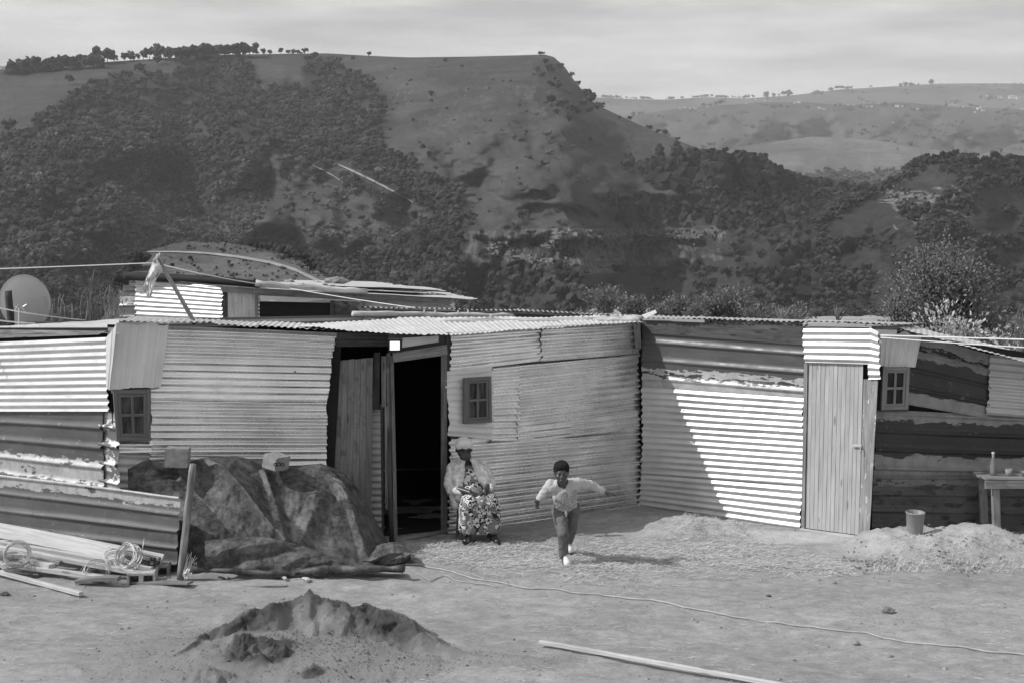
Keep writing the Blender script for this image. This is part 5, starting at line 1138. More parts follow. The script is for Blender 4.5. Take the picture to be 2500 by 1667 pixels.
# bucket
c = G(2233, 1306, .0); c = Vector((4.36, 15.42, 0)); c.z = gz(c.x, c.y) - .005
c = P(2233, 1300, 15.35); 
t = thing('bucket', c, 'grey plastic bucket standing on the earth bank by the tarred wall', 'bucket')
q = MB(); q.lathe(c, [(.083, 0), (.084, .004), (.099, .215), (.104, .218), (.105, .228), (.099, .232), (.096, .228), (.081, .012), (.001, .010)], 36, axis=(.02, -.07, 1)); q.build('body', M['plastic_grey'], t, smooth=True)
q = MB(); q.tube([c + Vector((.100 * math.cos(a), .1 * math.sin(a) * .3 - .03, .21 + (-.12) * abs(math.sin(a / 2 + 1.2)) * .9)) for a in np.linspace(-.6, .9, 14)], .003, 5); q.build('handle', M['rubber'], t)
line([P(2254, 1300, 15.35), P(2290, 1306, 15.3), P(2325, 1315, 15.2)], .006, M['cable'], 'stick', 'thin pale stick lying beside the bucket', 'stick', n=4, wob=.003)
# table with its things
t = thing('table', P(2480, 1310, 15.8), 'rough wooden table at the right edge of the picture', 'table')
A = P(2402, 1172, 15.75); zt = A.z; B = Vector((6.3, 15.75, zt)); C_ = Vector((6.4, 16.25, zt)); D_ = Vector((A.x + .02, 16.2, zt))
for k in range(3):
    y0_ = 15.8 + k * .155; q = MB(); q.beam((A.x + R.uniform(-.02, .02), y0_, zt + .02), (6.3, y0_, zt + .02), .15, .028, n=4); q.build('tabletop_board', M['plank_old'], t)
beam('apron', t, (A.x + .01, 15.74, zt - .045), (6.3, 15.74, zt - .045), .03, .09, M['plank_old'], up=(0, 0, 1))
for (x, y) in ((5.36, 15.78), (6.2, 15.78), (5.36, 16.2), (6.2, 16.2)):
    beam('leg', t, (x, y, zt - .01), (x + .02, y, gz(x, y) - .02), .085, .06, M['plank_old'], up=(0, -1, 0), n=2)
zz = zt + .036
c = Vector((5.38, 15.9, zz)); q = MB(); q.lathe(c, [(.034, 0), (.036, .01), (.036, .12), (.03, .15), (.016, .19), (.0145, .235)], 20)
t = thing('bottle', c, 'tall clear bottle standing on the rough table', 'bottle'); q.build('body', M['enamel'], t, smooth=True); q = MB(); q.lathe(c + Vector((0, 0, .235)), [(.017, 0), (.017, .022)], 14); q.build('cap', M['cloth_pale'], t)
def vessel(name, c, r0, r1, h, label, cat, m='enamel', handle=False):
    t = thing(name, c, label, cat); q = MB(); q.lathe(c, [(r0, 0), (r1, h), (r1 * .93, h), (r0 * .9, .008), (.001, .008)], 24); q.build('body', M[m], t, smooth=True)
    if handle:
        q = MB(); q.tube([Vector(c) + Vector((r1 + .03 * math.sin(a), 0, h * .5 + h * .3 * math.cos(a))) for a in np.linspace(0, math.pi, 8)], .004, 5); q.build('handle', M[m], t)
vessel('cup', (5.54, 15.86, zz), .034, .04, .075, 'dark cup between the bottle and the bowls on the table', 'cup', 'stone', True)
vessel('bowl', (5.74, 15.84, zz), .05, .085, .06, 'shallow bowl in front on the rough table', 'bowl', 'enamel')
vessel('bowl', (5.86, 15.98, zz), .06, .08, .10, 'deep bowl behind the shallow one on the table', 'bowl', 'plastic_grey')

# cable across the yard
pts = [(930, 1300), (965, 1297), (1000, 1305), (1040, 1315), (1080, 1326), (1140, 1337), (1200, 1346), (1300, 1356), (1400, 1366), (1500, 1377), (1600, 1396), (1660, 1408), (1720, 1416), (1800, 1425), (1880, 1436), (1990, 1449), (2100, 1470), (2230, 1486), (2352, 1500), (2500, 1515), (2700, 1530)]
q = MB(); W3 = []
for k in range(len(pts) - 1):
    for j in range(8):
        t_ = j / 8; x = (pts[k][0] * (1 - t_) + pts[k + 1][0] * t_) * D; y = (pts[k][1] * (1 - t_) + pts[k + 1][1] * t_) * D
        g_ = G(x, y + math.sin(x * .05) * 1.2); g_.z = gz(g_.x, g_.y) + .010; W3.append(g_)
q.tube(W3, .009, 6); o = q.build('cable', M['cable'], smooth=True, loc=W3[0]); props(o, 'long pale cable snaking across the yard to the right', 'cable')
for k_, ps in enumerate([[(935, 1303), (960, 1320), (990, 1330), (1020, 1322), (1060, 1336), (1110, 1340), (1150, 1347)], [(1075, 1290), (1085, 1302), (1076, 1312), (1090, 1320), (1120, 1332)]]):
    W3 = []
    for k in range(len(ps) - 1):
        for j in range(5):
            t_ = j / 5; g_ = G((ps[k][0] * (1 - t_) + ps[k + 1][0] * t_) * D, (ps[k][1] * (1 - t_) + ps[k + 1][1] * t_) * D); g_.z = gz(g_.x, g_.y) + .009; W3.append(g_)
    q = MB(); q.tube(W3, .005, 5); o = q.build('cord', M['cable'], smooth=True, loc=W3[0]); props(o, ['thin cord looping beside the cable near the tarpaulin', 'short curled cord in the straw left of the child'][k_], 'cord')
rk = G(2168, 1490); rk.z = gz(rk.x, rk.y) + .02; rock('stone', rk, .05, M['clod'], 'dark lone stone on the open yard at the right', 9, (1.1, .9, .75))
for (x, y, r_, lb) in [(1876, 1450, .022, 'small dark clod on the yard below the straw'), (10, 1448, .045, 'dark stone at the far left edge of the yard'), (540, 1410, .04, 'small broken brick piece right of the post'), (2090, 1562, .03, 'flat pale stone low on the right of the yard')]:
    g_ = G(x, y); g_.z = gz(g_.x, g_.y) + r_ * .3; rock('stone', g_, r_, M['clod'] if 'dark' in lb else M['stone'], lb, int(x), (1.1, .9, .6))

# ---------------------------------------------------------------- sand heap
def heap():
    xs = np.arange(-4.3, .65, .0125); ys = np.arange(9.6, 13.0, .0145); X, Y = np.meshgrid(xs, ys, indexing='ij')
    xw = X + fbm(X * 2.2, Y * 2.2, 90, 4) * .12; yw = Y + fbm(X * 2.0, Y * 2.0, 91, 4) * .10
    # crest line of the dug-out crescent, in plan: x, y, height
    cr = np.array([(-2.62, 11.25, .13), (-2.35, 11.55, .235), (-2.07, 11.75, .345), (-1.84, 11.9, .355), (-1.68, 11.95, .41), (-1.56, 11.95, .345), (-1.25, 11.9, .32), (-1.0, 11.75, .27), (-.78, 11.55, .18), (-.58, 11.4, .10), (-.3, 11.3, .05), (.1, 11.2, .0)])
    best = np.full(X.shape, 9.); ht = np.zeros_like(X); side = np.zeros_like(X)
    for k in range(len(cr) - 1):
        a, b = cr[k], cr[k + 1]; dx, dy = b[0] - a[0], b[1] - a[1]; L2 = dx * dx + dy * dy; t = np.clip(((xw - a[0]) * dx + (yw - a[1]) * dy) / L2, 0, 1)
        px, py = xw - a[0] - dx * t, yw - a[1] - dy * t; d = np.sqrt(px * px + py * py); s = np.sign(dx * py - dy * px); m_ = d < best
        best = np.where(m_, d, best); ht = np.where(m_, a[2] + (b[2] - a[2]) * t, ht); side = np.where(m_, s, side)
    ht = ht * (1 + .12 * fbm(X * 6, Y * 6, 92, 4) + .04 * linoise(X * 9, Y * 9, 93, 3))
    outer = ht - best * .60
    hole = np.exp(-(((X + 1.05) / .16) ** 2 + ((Y - 11.55) / .16) ** 2)) * .10 + np.exp(-(((X + 1.95) / .2) ** 2 + ((Y - 11.6) / .1) ** 2)) * .06
    lip = np.clip(.5 + fbm(X * 3.5, Y * 3.5, 104, 3) * 1.3, .1, 1)
    scarp = ht - np.clip(best, 0, .16) * (.5 + .75 * lip) - np.clip(best - .16, 0, 9) * .24
    flute = (ridged(X * 6 + Y * 2, Y * 6 - X * 2, 93, 5, .6) - .4) * .06 * np.exp(-((best - .10) / .11) ** 2) * np.clip(ht * 5, 0, 1)
    z1 = np.where(side > 0, outer, scarp - flute - hole)
    # foreground hump and its small companions
    def cone(cx, cy, h, sl, sd_, rug=.2):
        d = np.sqrt((xw - cx) ** 2 + ((yw - cy) * 1.1) ** 2); z = h - d * sl; rg = ridged(X * 11 + sd_, Y * 7, 94 + sd_, 4); return z - np.exp(-((d - .1) / .12) ** 2) * rg * rug * h * np.where(yw < cy, 1., .2)
    z2 = np.maximum.reduce([cone(-2.05, 11.1, .30, .55, 1, .5), cone(-1.86, 11.14, .26, .5, 2, .5), cone(-2.2, 11.2, .26, .42, 6, .3), cone(-1.50, 10.78, .14, .45, 3, .2), cone(-2.25, 10.62, .17, .4, 4, .35)])
    zap = .20 - np.sqrt(((xw + 1.95) / 1.45) ** 2 + ((yw - 11.35) / 1.15) ** 2) * .19 + fbm(X * 3, Y * 3, 97, 3) * .02   # apron of loose sand
    zt = .05 - np.sqrt(((xw + .1) / .75) ** 2 + ((yw - 11.3) / .35) ** 2) * .05 + ridged(X * 4, Y * 6, 98, 3) * .02
    z = np.maximum.reduce([z1, z2, zap, zt - .02, z1 * 0 - .5]); k_ = .02
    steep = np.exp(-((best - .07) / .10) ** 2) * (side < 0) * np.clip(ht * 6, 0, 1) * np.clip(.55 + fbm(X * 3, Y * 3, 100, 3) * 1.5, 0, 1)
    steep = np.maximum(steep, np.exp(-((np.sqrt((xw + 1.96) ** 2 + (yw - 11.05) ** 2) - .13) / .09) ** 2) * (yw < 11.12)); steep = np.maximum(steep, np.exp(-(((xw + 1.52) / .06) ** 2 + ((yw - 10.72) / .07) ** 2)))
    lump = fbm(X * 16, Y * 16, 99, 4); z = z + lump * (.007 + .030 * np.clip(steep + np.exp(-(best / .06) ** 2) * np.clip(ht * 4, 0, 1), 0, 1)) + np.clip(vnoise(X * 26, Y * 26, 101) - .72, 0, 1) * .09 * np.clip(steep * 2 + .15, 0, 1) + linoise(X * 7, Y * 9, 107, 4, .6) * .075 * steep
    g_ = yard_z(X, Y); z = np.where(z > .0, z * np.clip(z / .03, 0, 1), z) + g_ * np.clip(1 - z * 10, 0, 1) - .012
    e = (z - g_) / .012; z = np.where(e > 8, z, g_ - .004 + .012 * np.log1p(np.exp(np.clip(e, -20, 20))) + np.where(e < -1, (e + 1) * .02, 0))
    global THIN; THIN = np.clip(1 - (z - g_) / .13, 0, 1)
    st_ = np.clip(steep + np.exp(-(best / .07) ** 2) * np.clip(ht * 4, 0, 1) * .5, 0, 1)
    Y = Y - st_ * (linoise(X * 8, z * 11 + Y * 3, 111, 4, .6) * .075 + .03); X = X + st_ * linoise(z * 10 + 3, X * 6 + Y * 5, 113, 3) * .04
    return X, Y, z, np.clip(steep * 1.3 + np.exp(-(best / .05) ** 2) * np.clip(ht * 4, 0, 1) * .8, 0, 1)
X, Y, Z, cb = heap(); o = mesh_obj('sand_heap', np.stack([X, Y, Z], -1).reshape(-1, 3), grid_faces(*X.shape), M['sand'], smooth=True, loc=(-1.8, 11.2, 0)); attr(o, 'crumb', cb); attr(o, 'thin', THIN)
props(o, 'dug-out heap of sand with crumbling edges in the foreground', 'sand heap')
HEAPZ = (np.arange(-4.3, .65, .0125), np.arange(9.6, 13.0, .0145), Z)
def heapz(x, y):
    i = int((x - HEAPZ[0][0]) / .0125); j = int((y - HEAPZ[1][0]) / .0145)
    return float(HEAPZ[2][i, j]) if 0 <= i < len(HEAPZ[0]) and 0 <= j < len(HEAPZ[1]) else -9
# crumbs, pebbles
q = MB(); rr = random.Random(5)
def crumb(q, p, s, rr):
    V = [Vector((math.cos(a) * s * rr.uniform(.6, 1.1), math.sin(a) * s * rr.uniform(.6, 1.1), rr.uniform(-.1, .25) * s)) + p for a in (0, 1.3, 2.5, 3.8, 5.0)]
    V += [p + Vector((rr.uniform(-.3, .3) * s, rr.uniform(-.3, .3) * s, s * rr.uniform(.5, .9)))]; q.add(V, [(k, (k + 1) % 5, 5) for k in range(5)])
n = 0
while n < 3200:
    x = rr.uniform(-4.0, .5); y = rr.uniform(9.9, 12.7); z = heapz(x, y)
    if z < -.2: continue
    dens = math.exp(-((x + 1.6) / 1.3) ** 2 - ((y - 11.2) / .9) ** 2)
    if rr.random() > dens: continue
    crumb(q, Vector((x, y, max(z, -.06))), rr.uniform(.003, .011) * (2.0 if rr.random() < .05 else 1), rr); n += 1
props(q.build('sand_crumbs', M['clod'], loc=(-1.8, 11.2, 0)), 'crumbs of sand scattered over the heap', kind='stuff')
q = MB(); XY = []
for k in range(4200):
    y = rr.uniform(10.3, 16.5) if rr.random() < .8 else rr.uniform(14, 17); x = rr.uniform(-.42, .42) * y * .95; XY.append((x, y))
zs = yard_z(np.array([a[0] for a in XY]), np.array([a[1] for a in XY]))
for (x, y), z in zip(XY, zs): crumb(q, Vector((x, y, float(z))), rr.uniform(.003, .010) * (3.0 if rr.random() < .06 else 1), rr)
props(q.build('gravel', M['stone'], loc=(0, 13, 0)), 'small stones and crumbs of earth scattered over the yard', kind='stuff')
# dry straw trampled in front of the middle wall
def straw(name, label, n, area, lmin, lmax, seed, m, dens=None, up=.28, w=.0017):
    rr = random.Random(seed); P_ = []
    while len(P_) < n:
        px = rr.uniform(area[0], area[2]); py = rr.uniform(area[1], area[3]); g_ = G(px, py)
        if dens is None or rr.random() < dens(px, py): P_.append((g_.x, g_.y))
    zs = yard_z(np.array([a[0] for a in P_]), np.array([a[1] for a in P_])); V = []; Fc = []
    for (x, y), z in zip(P_, zs):
        a = rr.gauss(0, .9) if rr.random() < .7 else rr.uniform(0, 6.28); L = rr.uniform(lmin, lmax); d = Vector((math.cos(a), math.sin(a), 0)); s = Vector((-d.y, d.x, 0)) * w; e = rr.uniform(0, up) * L
        b = Vector((x, y, float(z) + .004)); m1 = b + d * L * .5 + Vector((rr.gauss(0, .01), rr.gauss(0, .01), e)); c = b + d * L + Vector((rr.gauss(0, .015), 0, e * rr.uniform(0, 1.4))); k = len(V)
        V += [b - s, b + s, m1 - s, m1 + s + Vector((0, 0, .002)), c]; Fc += [(k, k + 1, k + 3, k + 2), (k + 2, k + 3, k + 4)]
    o = mesh_obj(name, V, Fc, m, loc=(1, 15, 0)); return props(o, label, kind='stuff')
def dn(x, y):
    cy = np.interp(x, [980, 1150, 1400, 1700, 1950, 2050], [1345, 1352, 1372, 1350, 1372, 1390]); h = np.interp(x, [980, 1150, 1400, 1700, 1950, 2050], [14, 26, 32, 32, 18, 8])
    return math.exp(-((y - cy) / h) ** 2) * (.35 + .9 * float(vnoise(x / 45, y / 14, 4)))
straw('straw', 'dry trampled straw on the ground in front of the middle wall', 13000, (980, 1290, 2080, 1440), .04, .14, 8, M['straw'], dn)
straw('straw', 'dry grass on the earth banks below the right wall', 2600, (1640, 1262, 2500, 1400), .02, .06, 9, M['straw'], lambda x, y: (.5 if (1650 < x < 1830 and y < 1325) or (x > 2130 and y > 1350) else .02) * float(vnoise(x / 30, y / 12, 7)), .9)
straw('twigs', 'scattered twigs and straws lying over the yard', 1500, (0, 1400, 2500, 1667), .02, .09, 19, M['straw'], lambda x, y: float(vnoise(x / 90, y / 30, 57)) ** 2, .1, .0016)
rr = random.Random(6); q = MB()
for k in range(1500):
    px = rr.uniform(2030, 2500); py = rr.gauss(1372 + (2500 - px) * .02, 13)
    if float(vnoise(px / 22, py / 9, 31)) < .55: continue
    _ = 0; g_ = G(px, py); z = gz(g_.x, g_.y); L = rr.uniform(.012, .034)
    a = rr.uniform(0, 6.28); d = Vector((math.cos(a), math.sin(a), rr.uniform(.1, .9))) * L; s = Vector((-math.sin(a), math.cos(a), 0)) * L * .45; b = Vector((g_.x, g_.y, z))
    q.add([b, b + d * .5 + s, b + d, b + d * .5 - s], [(0, 1, 2, 3)])
props(q.build('weeds', M['leaf_weed'], loc=(4.5, 14.6, 0)), 'low weeds along the foot of the bank at the right', kind='stuff')

# ---------------------------------------------------------------- plants behind the roofs
def leafy(name, base, label, cat, twigs, m, wood, leaf, nleaf, seed, shape, group=None, trunk=.05, lw=.3, droop=0., part='crown'):
    rr = random.Random(seed); base = Vector(base); t = thing(name, base, label, cat, group); tr = MB(); lf = MB()
    for k in range(twigs):
        end = base + shape(rr); mid = base.lerp(end, .5) + Vector((rr.gauss(0, .08), rr.gauss(0, .08), rr.uniform(0, .15))); pts = []
        for j in range(8):
            s = j / 7; pts.append(base * (1 - s) ** 2 + mid * (2 * s * (1 - s)) + end * s * s)
        tr.tube(pts, [trunk * (1 - j / 7.6) ** 1.2 + .004 for j in range(8)], 5)
        for j in range(nleaf):
            s = rr.random() ** .6 * .75 + .27; q_ = min(s, 1.03); p = base * (1 - q_) ** 2 + mid * (2 * q_ * (1 - q_)) + end * q_ * q_
            off = Vector((rr.gauss(0, 1), rr.gauss(0, 1), rr.gauss(0, .8))) * (.035 + .12 * (1 - abs(s - .7))) * (1 if leaf < .06 else 1.1); p = p + off
            d = (off.normalized() + Vector((0, 0, .5 - droop)) + Vector((rr.gauss(0, .4), rr.gauss(0, .4), rr.gauss(0, .4)))).normalized() * leaf * rr.uniform(.6, 1.3)
            w_ = d.cross(Vector((rr.gauss(0, 1), rr.gauss(0, 1), rr.gauss(0, 1)))).normalized() * d.length * lw
            lf.add([p, p + d * .5 + w_, p + d, p + d * .5 - w_], [(0, 1, 2, 3)])
    tr.build('trunk', wood, t); o = lf.build(part, m, t); return t
def shp(cx, cz, rx, rz, zb=0):
    def f(rr):
        while True:
            x, y, z = rr.uniform(-1, 1), rr.uniform(-1, 1), rr.uniform(-1, 1)
            if .25 < x * x + y * y + z * z < 1: return Vector((cx + x * rx, y * rx * .8, cz + z * rz))
    return f
b = P(2300, 860, 23); leafy('tree', b, 'bushy dark-leaved tree rising behind the right end of the roof', 'tree', 120, M['leaf'], M['bark_dark'], .055, 95, 1, shp(.0, 1.22, .80, .56), trunk=.03)
o = leafy('shrub', P(2205, 850, 22.5), 'lower dark shrub leaning left of the tall tree behind the roof', 'shrub', 34, M['leaf'], M['bark_dark'], .05, 50, 2, shp(0, .72, .36, .45), trunk=.02)
leafy('shrub', P(2385, 850, 23.5), 'dark shrub under the right side of the tall tree', 'shrub', 30, M['leaf'], M['bark_dark'], .05, 45, 3, shp(0, .6, .45, .42), trunk=.02)
leafy('pale_shrub', P(2300, 880, 20.5), 'pale large-leaved bush just behind the right roof, its tallest shoot', 'shrub', 14, M['leaf_pale'], M['bark_mid'], .08, 26, 4, shp(0, .55, .22, .25), trunk=.012, lw=.22)
leafy('pale_shrub', P(2370, 888, 20.5), 'pale large-leaved bush right of the tallest pale shoot', 'shrub', 16, M['leaf_pale'], M['bark_mid'], .08, 20, 5, shp(0, .44, .34, .16), trunk=.012, lw=.22)
leafy('pale_shrub', P(2440, 900, 20.5), 'smallest pale large-leaved bush, nearest the picture edge', 'shrub', 10, M['leaf_pale'], M['bark_mid'], .075, 14, 6, shp(0, .42, .15, .2), trunk=.012, lw=.22)
leafy('tall_weed', P(2490, 890, 20.0), 'tall feathery weed at the right edge behind the roof', 'weed', 12, M['leaf_weed'], M['bark_mid'], .05, 26, 7, shp(0, .65, .16, .3), trunk=.008)
for k, x in enumerate((126, 150, 175, 205, 232, 243, 262, 222)):
    h_ = [.30, .36, .25, .50, .62, .48, .3, .4][k]
    leafy('tall_weed', P(x, 800, 19.5), 'thin weed stalk between satellite dish and rear shack, %s from the left' % ORD[sorted((126, 150, 175, 205, 232, 243, 262, 222)).index(x)], 'weed', 3, M['leaf_weed'], M['bark_mid'], .018, 22, 20 + k, (lambda hh: (lambda rr: Vector((rr.gauss(0, .03), rr.gauss(0, .03), hh * rr.uniform(.8, 1.1)))))(h_ * 1.25), 'weed stalks beside the rear shack', trunk=.005, part='leaves')
leafy('shrub', P(275, 800, 20.5), 'small silvery shrub against the left side of the rear shack', 'shrub', 14, M['leaf_weed'], M['bark_mid'], .035, 16, 31, shp(0, .42, .15, .22), trunk=.008)
leafy('shrub', P(318, 760, 27), 'dark bush peeping over the left corner of the rear shack', 'shrub', 12, M['leaf'], M['bark_mid'], .05, 22, 32, shp(0, .2, .25, .15), trunk=.008)
# scrubby trees beyond the ridge of the roofs
for (x, y, Y, w, lb) in [(1480, 765, 60, 1.6, 'leftmost scrubby bush beyond the roof ridge'), (1545, 765, 55, 1.0, 'low bush left of the umbrella tree beyond the roofs'), (1652, 772, 60, 1.25, 'umbrella-shaped small tree beyond the roof ridge'), (1735, 770, 58, 1.1, 'dark round tree right of the umbrella tree'), (1790, 772, 58, 1.6, 'broadest dark tree beyond the roof ridge'), (1610, 778, 58, .8, 'small dark bush below the umbrella tree'), (1700, 780, 57, .7, 'small bush between the umbrella tree and the dark trees')]:
    rr_ = random.Random(int(x)); leafy('scrub_tree', P(x, y + 24, Y), lb, 'tree', 40, M['leaf_weed'], M['bark_mid'], .13, 34, int(x), shp(0, .80 * w * .8 + .15, .5 * w, .28 * w), trunk=.03)
for (x, y, Y, lb) in [(2045, 785, 48, 'pale bare little tree beyond the right wing roof'), (1907, 785, 50, 'smaller pale bare tree left of the other bare tree')]:
    leafy('bare_tree', P(x, y + 4, Y), lb, 'tree', 14, M['leaf_weed'], M['bark_mid'], .05, 4, int(x), shp(0, .58, .34, .10), trunk=.02)
for k, (x, Y) in enumerate([(1410, 70), (1445, 66), (1850, 55), (1890, 55), (1940, 52)]):
    leafy('scrub_tree', P(x, 797, Y), 'low pale scrub bush beyond the roof ridge, %s from the left' % ORD[k], 'tree', 22, M['leaf_weed'], M['bark_mid'], .12, 22, 90 + k, shp(0, .5, .8, .3), 'low scrub beyond the ridge', trunk=.02)
# ---------------------------------------------------------------- people
def capsule(bm, a, b, r0, r1, ns=14, flat=None):
    a = Vector(a); b = Vector(b); d = b - a; L = d.length
    if L < 1e-5: d = Vector((0, 0, 1))
    Mq = d.to_track_quat('Z', 'Y').to_matrix(); rings = []
    prof = [(-math.cos(t) * r0, math.sin(t) * r0) for t in np.linspace(.15, math.pi / 2, 4)] + [(L * s, r0 + (r1 - r0) * s) for s in (.33, .66)] + [(L + math.sin(t) * r1, math.cos(t) * r1) for t in np.linspace(0, math.pi / 2 - .15, 4)]
    for (z, r) in prof:
        ring = []
        for j in range(ns):
            q = 6.28318 * j / ns; v = Vector((math.cos(q) * r, math.sin(q) * r, z)); v = Mq @ v
            if flat is not None: v = Vector((v.x * flat[0], v.y * flat[1], v.z * flat[2]))
            ring.append(bm.verts.new(a + v))
        rings.append(ring)
    for k in range(len(rings) - 1):
        for j in range(ns): bm.faces.new((rings[k][j], rings[k][(j + 1) % ns], rings[k + 1][(j + 1) % ns], rings[k + 1][j]))
    bm.faces.new(rings[0][::-1]); bm.faces.new(rings[-1])
def ball(bm, c, r, rot=None):
    g = bmesh.ops.create_icosphere(bm, subdivisions=3, radius=1)
    Mr = rot.to_matrix().to_4x4() if rot is not None else Matrix.Identity(4)
    Mx = Matrix.Translation(Vector(c)) @ Mr @ Matrix.Diagonal((r[0], r[1], r[2], 1))
    bmesh.ops.transform(bm, matrix=Mx, verts=g['verts'])
def fuse(name, bm, vox, m, parent, smooth=4, wr=None):
    """Joins overlapping volumes into one continuous skin. wr: cloth wrinkles (height, scale, seed)."""
    base = root_loc(parent)
    bmesh.ops.recalc_face_normals(bm, faces=bm.faces[:]); me = bpy.data.meshes.new('t'); bm.to_mesh(me); bm.free()
    o = bpy.data.objects.new('t', me); SC.collection.objects.link(o)
    a = o.modifiers.new('r', 'REMESH'); a.mode = 'VOXEL'; a.voxel_size = vox; a.use_smooth_shade = True
    b = o.modifiers.new('s', 'SMOOTH'); b.factor = .5; b.iterations = smooth
    ev = o.evaluated_get(bpy.context.evaluated_depsgraph_get()); m2 = bpy.data.meshes.new_from_object(ev)
    bpy.data.objects.remove(o); m2.name = name
    n = len(m2.vertices); co = np.empty(n * 3); m2.vertices.foreach_get('co', co); co = co.reshape(-1, 3)
    if wr is not None:
        no = np.empty(n * 3); m2.vertices.foreach_get('normal', no); no = no.reshape(-1, 3)
        h, s, sd = wr; x, y, z = co.T
        d = (ridged(x * s + y * s * .7, z * s * .8 + y * s * .4, sd, 3) - .55) * h + fbm(x * s * 2.2 + y * s, z * s * 2.6, sd + 2, 3) * h * .35
        co = co + no * d[:, None]
    if len(m2.uv_layers) == 0: pass
    m2.vertices.foreach_set('co', (co).ravel()); m2.materials.clear(); m2.materials.append(m); m2.polygons.foreach_set('use_smooth', [True] * len(m2.polygons))
    q = bpy.data.objects.new(name, m2); SC.collection.objects.link(q); q.parent = parent; return q
def squeeze(o, cx, f, zmax):
    me = o.data; n = len(me.vertices); co = np.empty(n * 3); me.vertices.foreach_get('co', co); co = co.reshape(-1, 3)
    k = np.where(co[:, 2] < zmax, f, f + (1 - f) * np.clip((co[:, 2] - zmax) / .06, 0, 1)); co[:, 0] = cx + (co[:, 0] - cx) * k
    me.vertices.foreach_set('co', co.ravel())
def m_skin(name, lo, hi):
    t = NT(name); c = t.co('Object', (1, 1, 1), False); t.col(t.rng(t.noise(c, 18, 4), .3, .7, lo, hi)); t.rough(.42); t.b.inputs['Specular IOR Level'].default_value = .5; t.bump(t.noise(c, 90, 4), .15, .003); return t.m
M['skin'] = m_skin('dark_skin', .030, .045); M['skin_child'] = m_skin('brown_skin', .05, .075)
M['hair'] = m_plain('short_black_hair', .006, .016, 120, .9, 1., 160, .01)
M['lip'] = m_plain('lips', .05, .06, 20, .5, 0); M['eye'] = m_plain('eye_white', .2, .25, 5, .2, 0); M['iris'] = m_plain('dark_iris', .006, .01, 5, .2, 0)
M['scarf'] = m_plain('head_wrap_cloth', .60, .76, 20, .9, .5, 60, .006)
M['jacket'] = m_plain('pale_fleece', .44, .82, 22, .95, .8, 55, .012, tr=(.35, .65))
M['vest'] = m_plain('grey_vest', .15, .19, 20, .9, .3)
M['shoe_black'] = m_plain('black_leather', .008, .02, 40, .28, .3, spec=.6)
M['shoe_white'] = m_plain('white_canvas', .62, .75, 30, .6, .3); M['sole'] = m_plain('dark_sole', .05, .12, 30, .7, 0)
M['shirt'] = m_plain('pale_jersey', .42, .50, 30, .9, .3)
M['trouser'] = m_plain('grey_trousers', .11, .155, 22, .9, .5, 50, .008)
def m_floral():
    t = NT('printed_dress'); c = t.co('Object', (1, .7, 1), False); nz_ = t.n('TexNoise'); nz_.inputs['Scale'].default_value = 14; t.l(c, nz_.inputs['Vector'])
    v = t.n('TexVoronoi', feature='F1'); v.inputs['Scale'].default_value = 20; t.l(c, v.inputs['Vector']); sx = t.n('SeparateColor'); t.l(v.outputs['Color'], sx.inputs[0])
    d = t.math('ADD', v.outputs['Distance'], t.rng(nz_.outputs[0], .3, .7, -.12, .12)); w = t.math('SINE', t.math('MULTIPLY', d, 15.), 0)
    a = t.rng(w, -.15, .15, .02, .62); v2 = t.n('TexVoronoi', feature='F1'); v2.inputs['Scale'].default_value = 44; t.l(c, v2.inputs['Vector']); s2 = t.n('SeparateColor'); t.l(v2.outputs['Color'], s2.inputs[0])
    b = t.rng(s2.outputs[0], .42, .58, .015, .6); g = t.math('GREATER_THAN', sx.outputs[1], .45); col = t.mix(g, b, a); g2 = t.math('GREATER_THAN', sx.outputs[2], .72); col = t.mix(g2, col, .20)
    t.col(col); t.rough(.85); return t.m
M['dress'] = m_floral()
def m_print():
    t = NT('printed_shirt_front'); c = t.co('Object', (1, 1, 1), False); n1 = t.noise(c, 24, 5, .6, 2.5)
    f = t.math('MULTIPLY', t.rng(n1, .50, .53), t.rng(n1, .60, .57)); t.col(t.mix(f, .44, .10)); t.rough(.85); return t.m
def hand(bm, wrist, d, palm_n, size=.17, curl=.4, spread=.12, thumb=1, ns=8):
    """Palm, four fingers with two bends and a thumb. d: pointing direction; palm_n: out of the palm."""
    w = Vector(wrist); d = Vector(d).normalized(); n = Vector(palm_n); n = (n - d * n.dot(d)).normalized(); s = d.cross(n).normalized(); pl = size * .52
    for k in range(4):
        x = (k - 1.5) * size * .12; capsule(bm, w + s * x * .55, w + d * pl + s * x, size * .085, size * .062, ns)
    for k, ln in enumerate((.40, .47, .44, .34)):
        x = (k - 1.5) * size * .125; L = size * ln; a = w + d * (pl * .98) + s * x; dirs = d + s * ((k - 1.5) * spread)
        p = a
        for j, (f_, rr_) in enumerate(((.45, .052), (.32, .047), (.25, .042))):
            ang = curl * (.5 + j * .9); dd = (dirs.normalized() * math.cos(ang) + n * math.sin(ang)).normalized(); e = p + dd * (L * f_); capsule(bm, p, e, size * rr_ * 1.02, size * rr_ * .92, ns); p = e
    a = w + d * (size * .12) + s * (thumb * size * .20); b = a + (d * .6 + s * thumb * .65 + n * .25).normalized() * size * .24; capsule(bm, w + d * size * .08 + s * thumb * size * .1, a, size * .08, size * .07, ns); capsule(bm, a, b, size * .062, size * .055, ns)
    c = b + (d * .9 + s * thumb * .2 + n * .35).normalized() * size * .2; capsule(bm, b, c, size * .055, size * .045, ns)
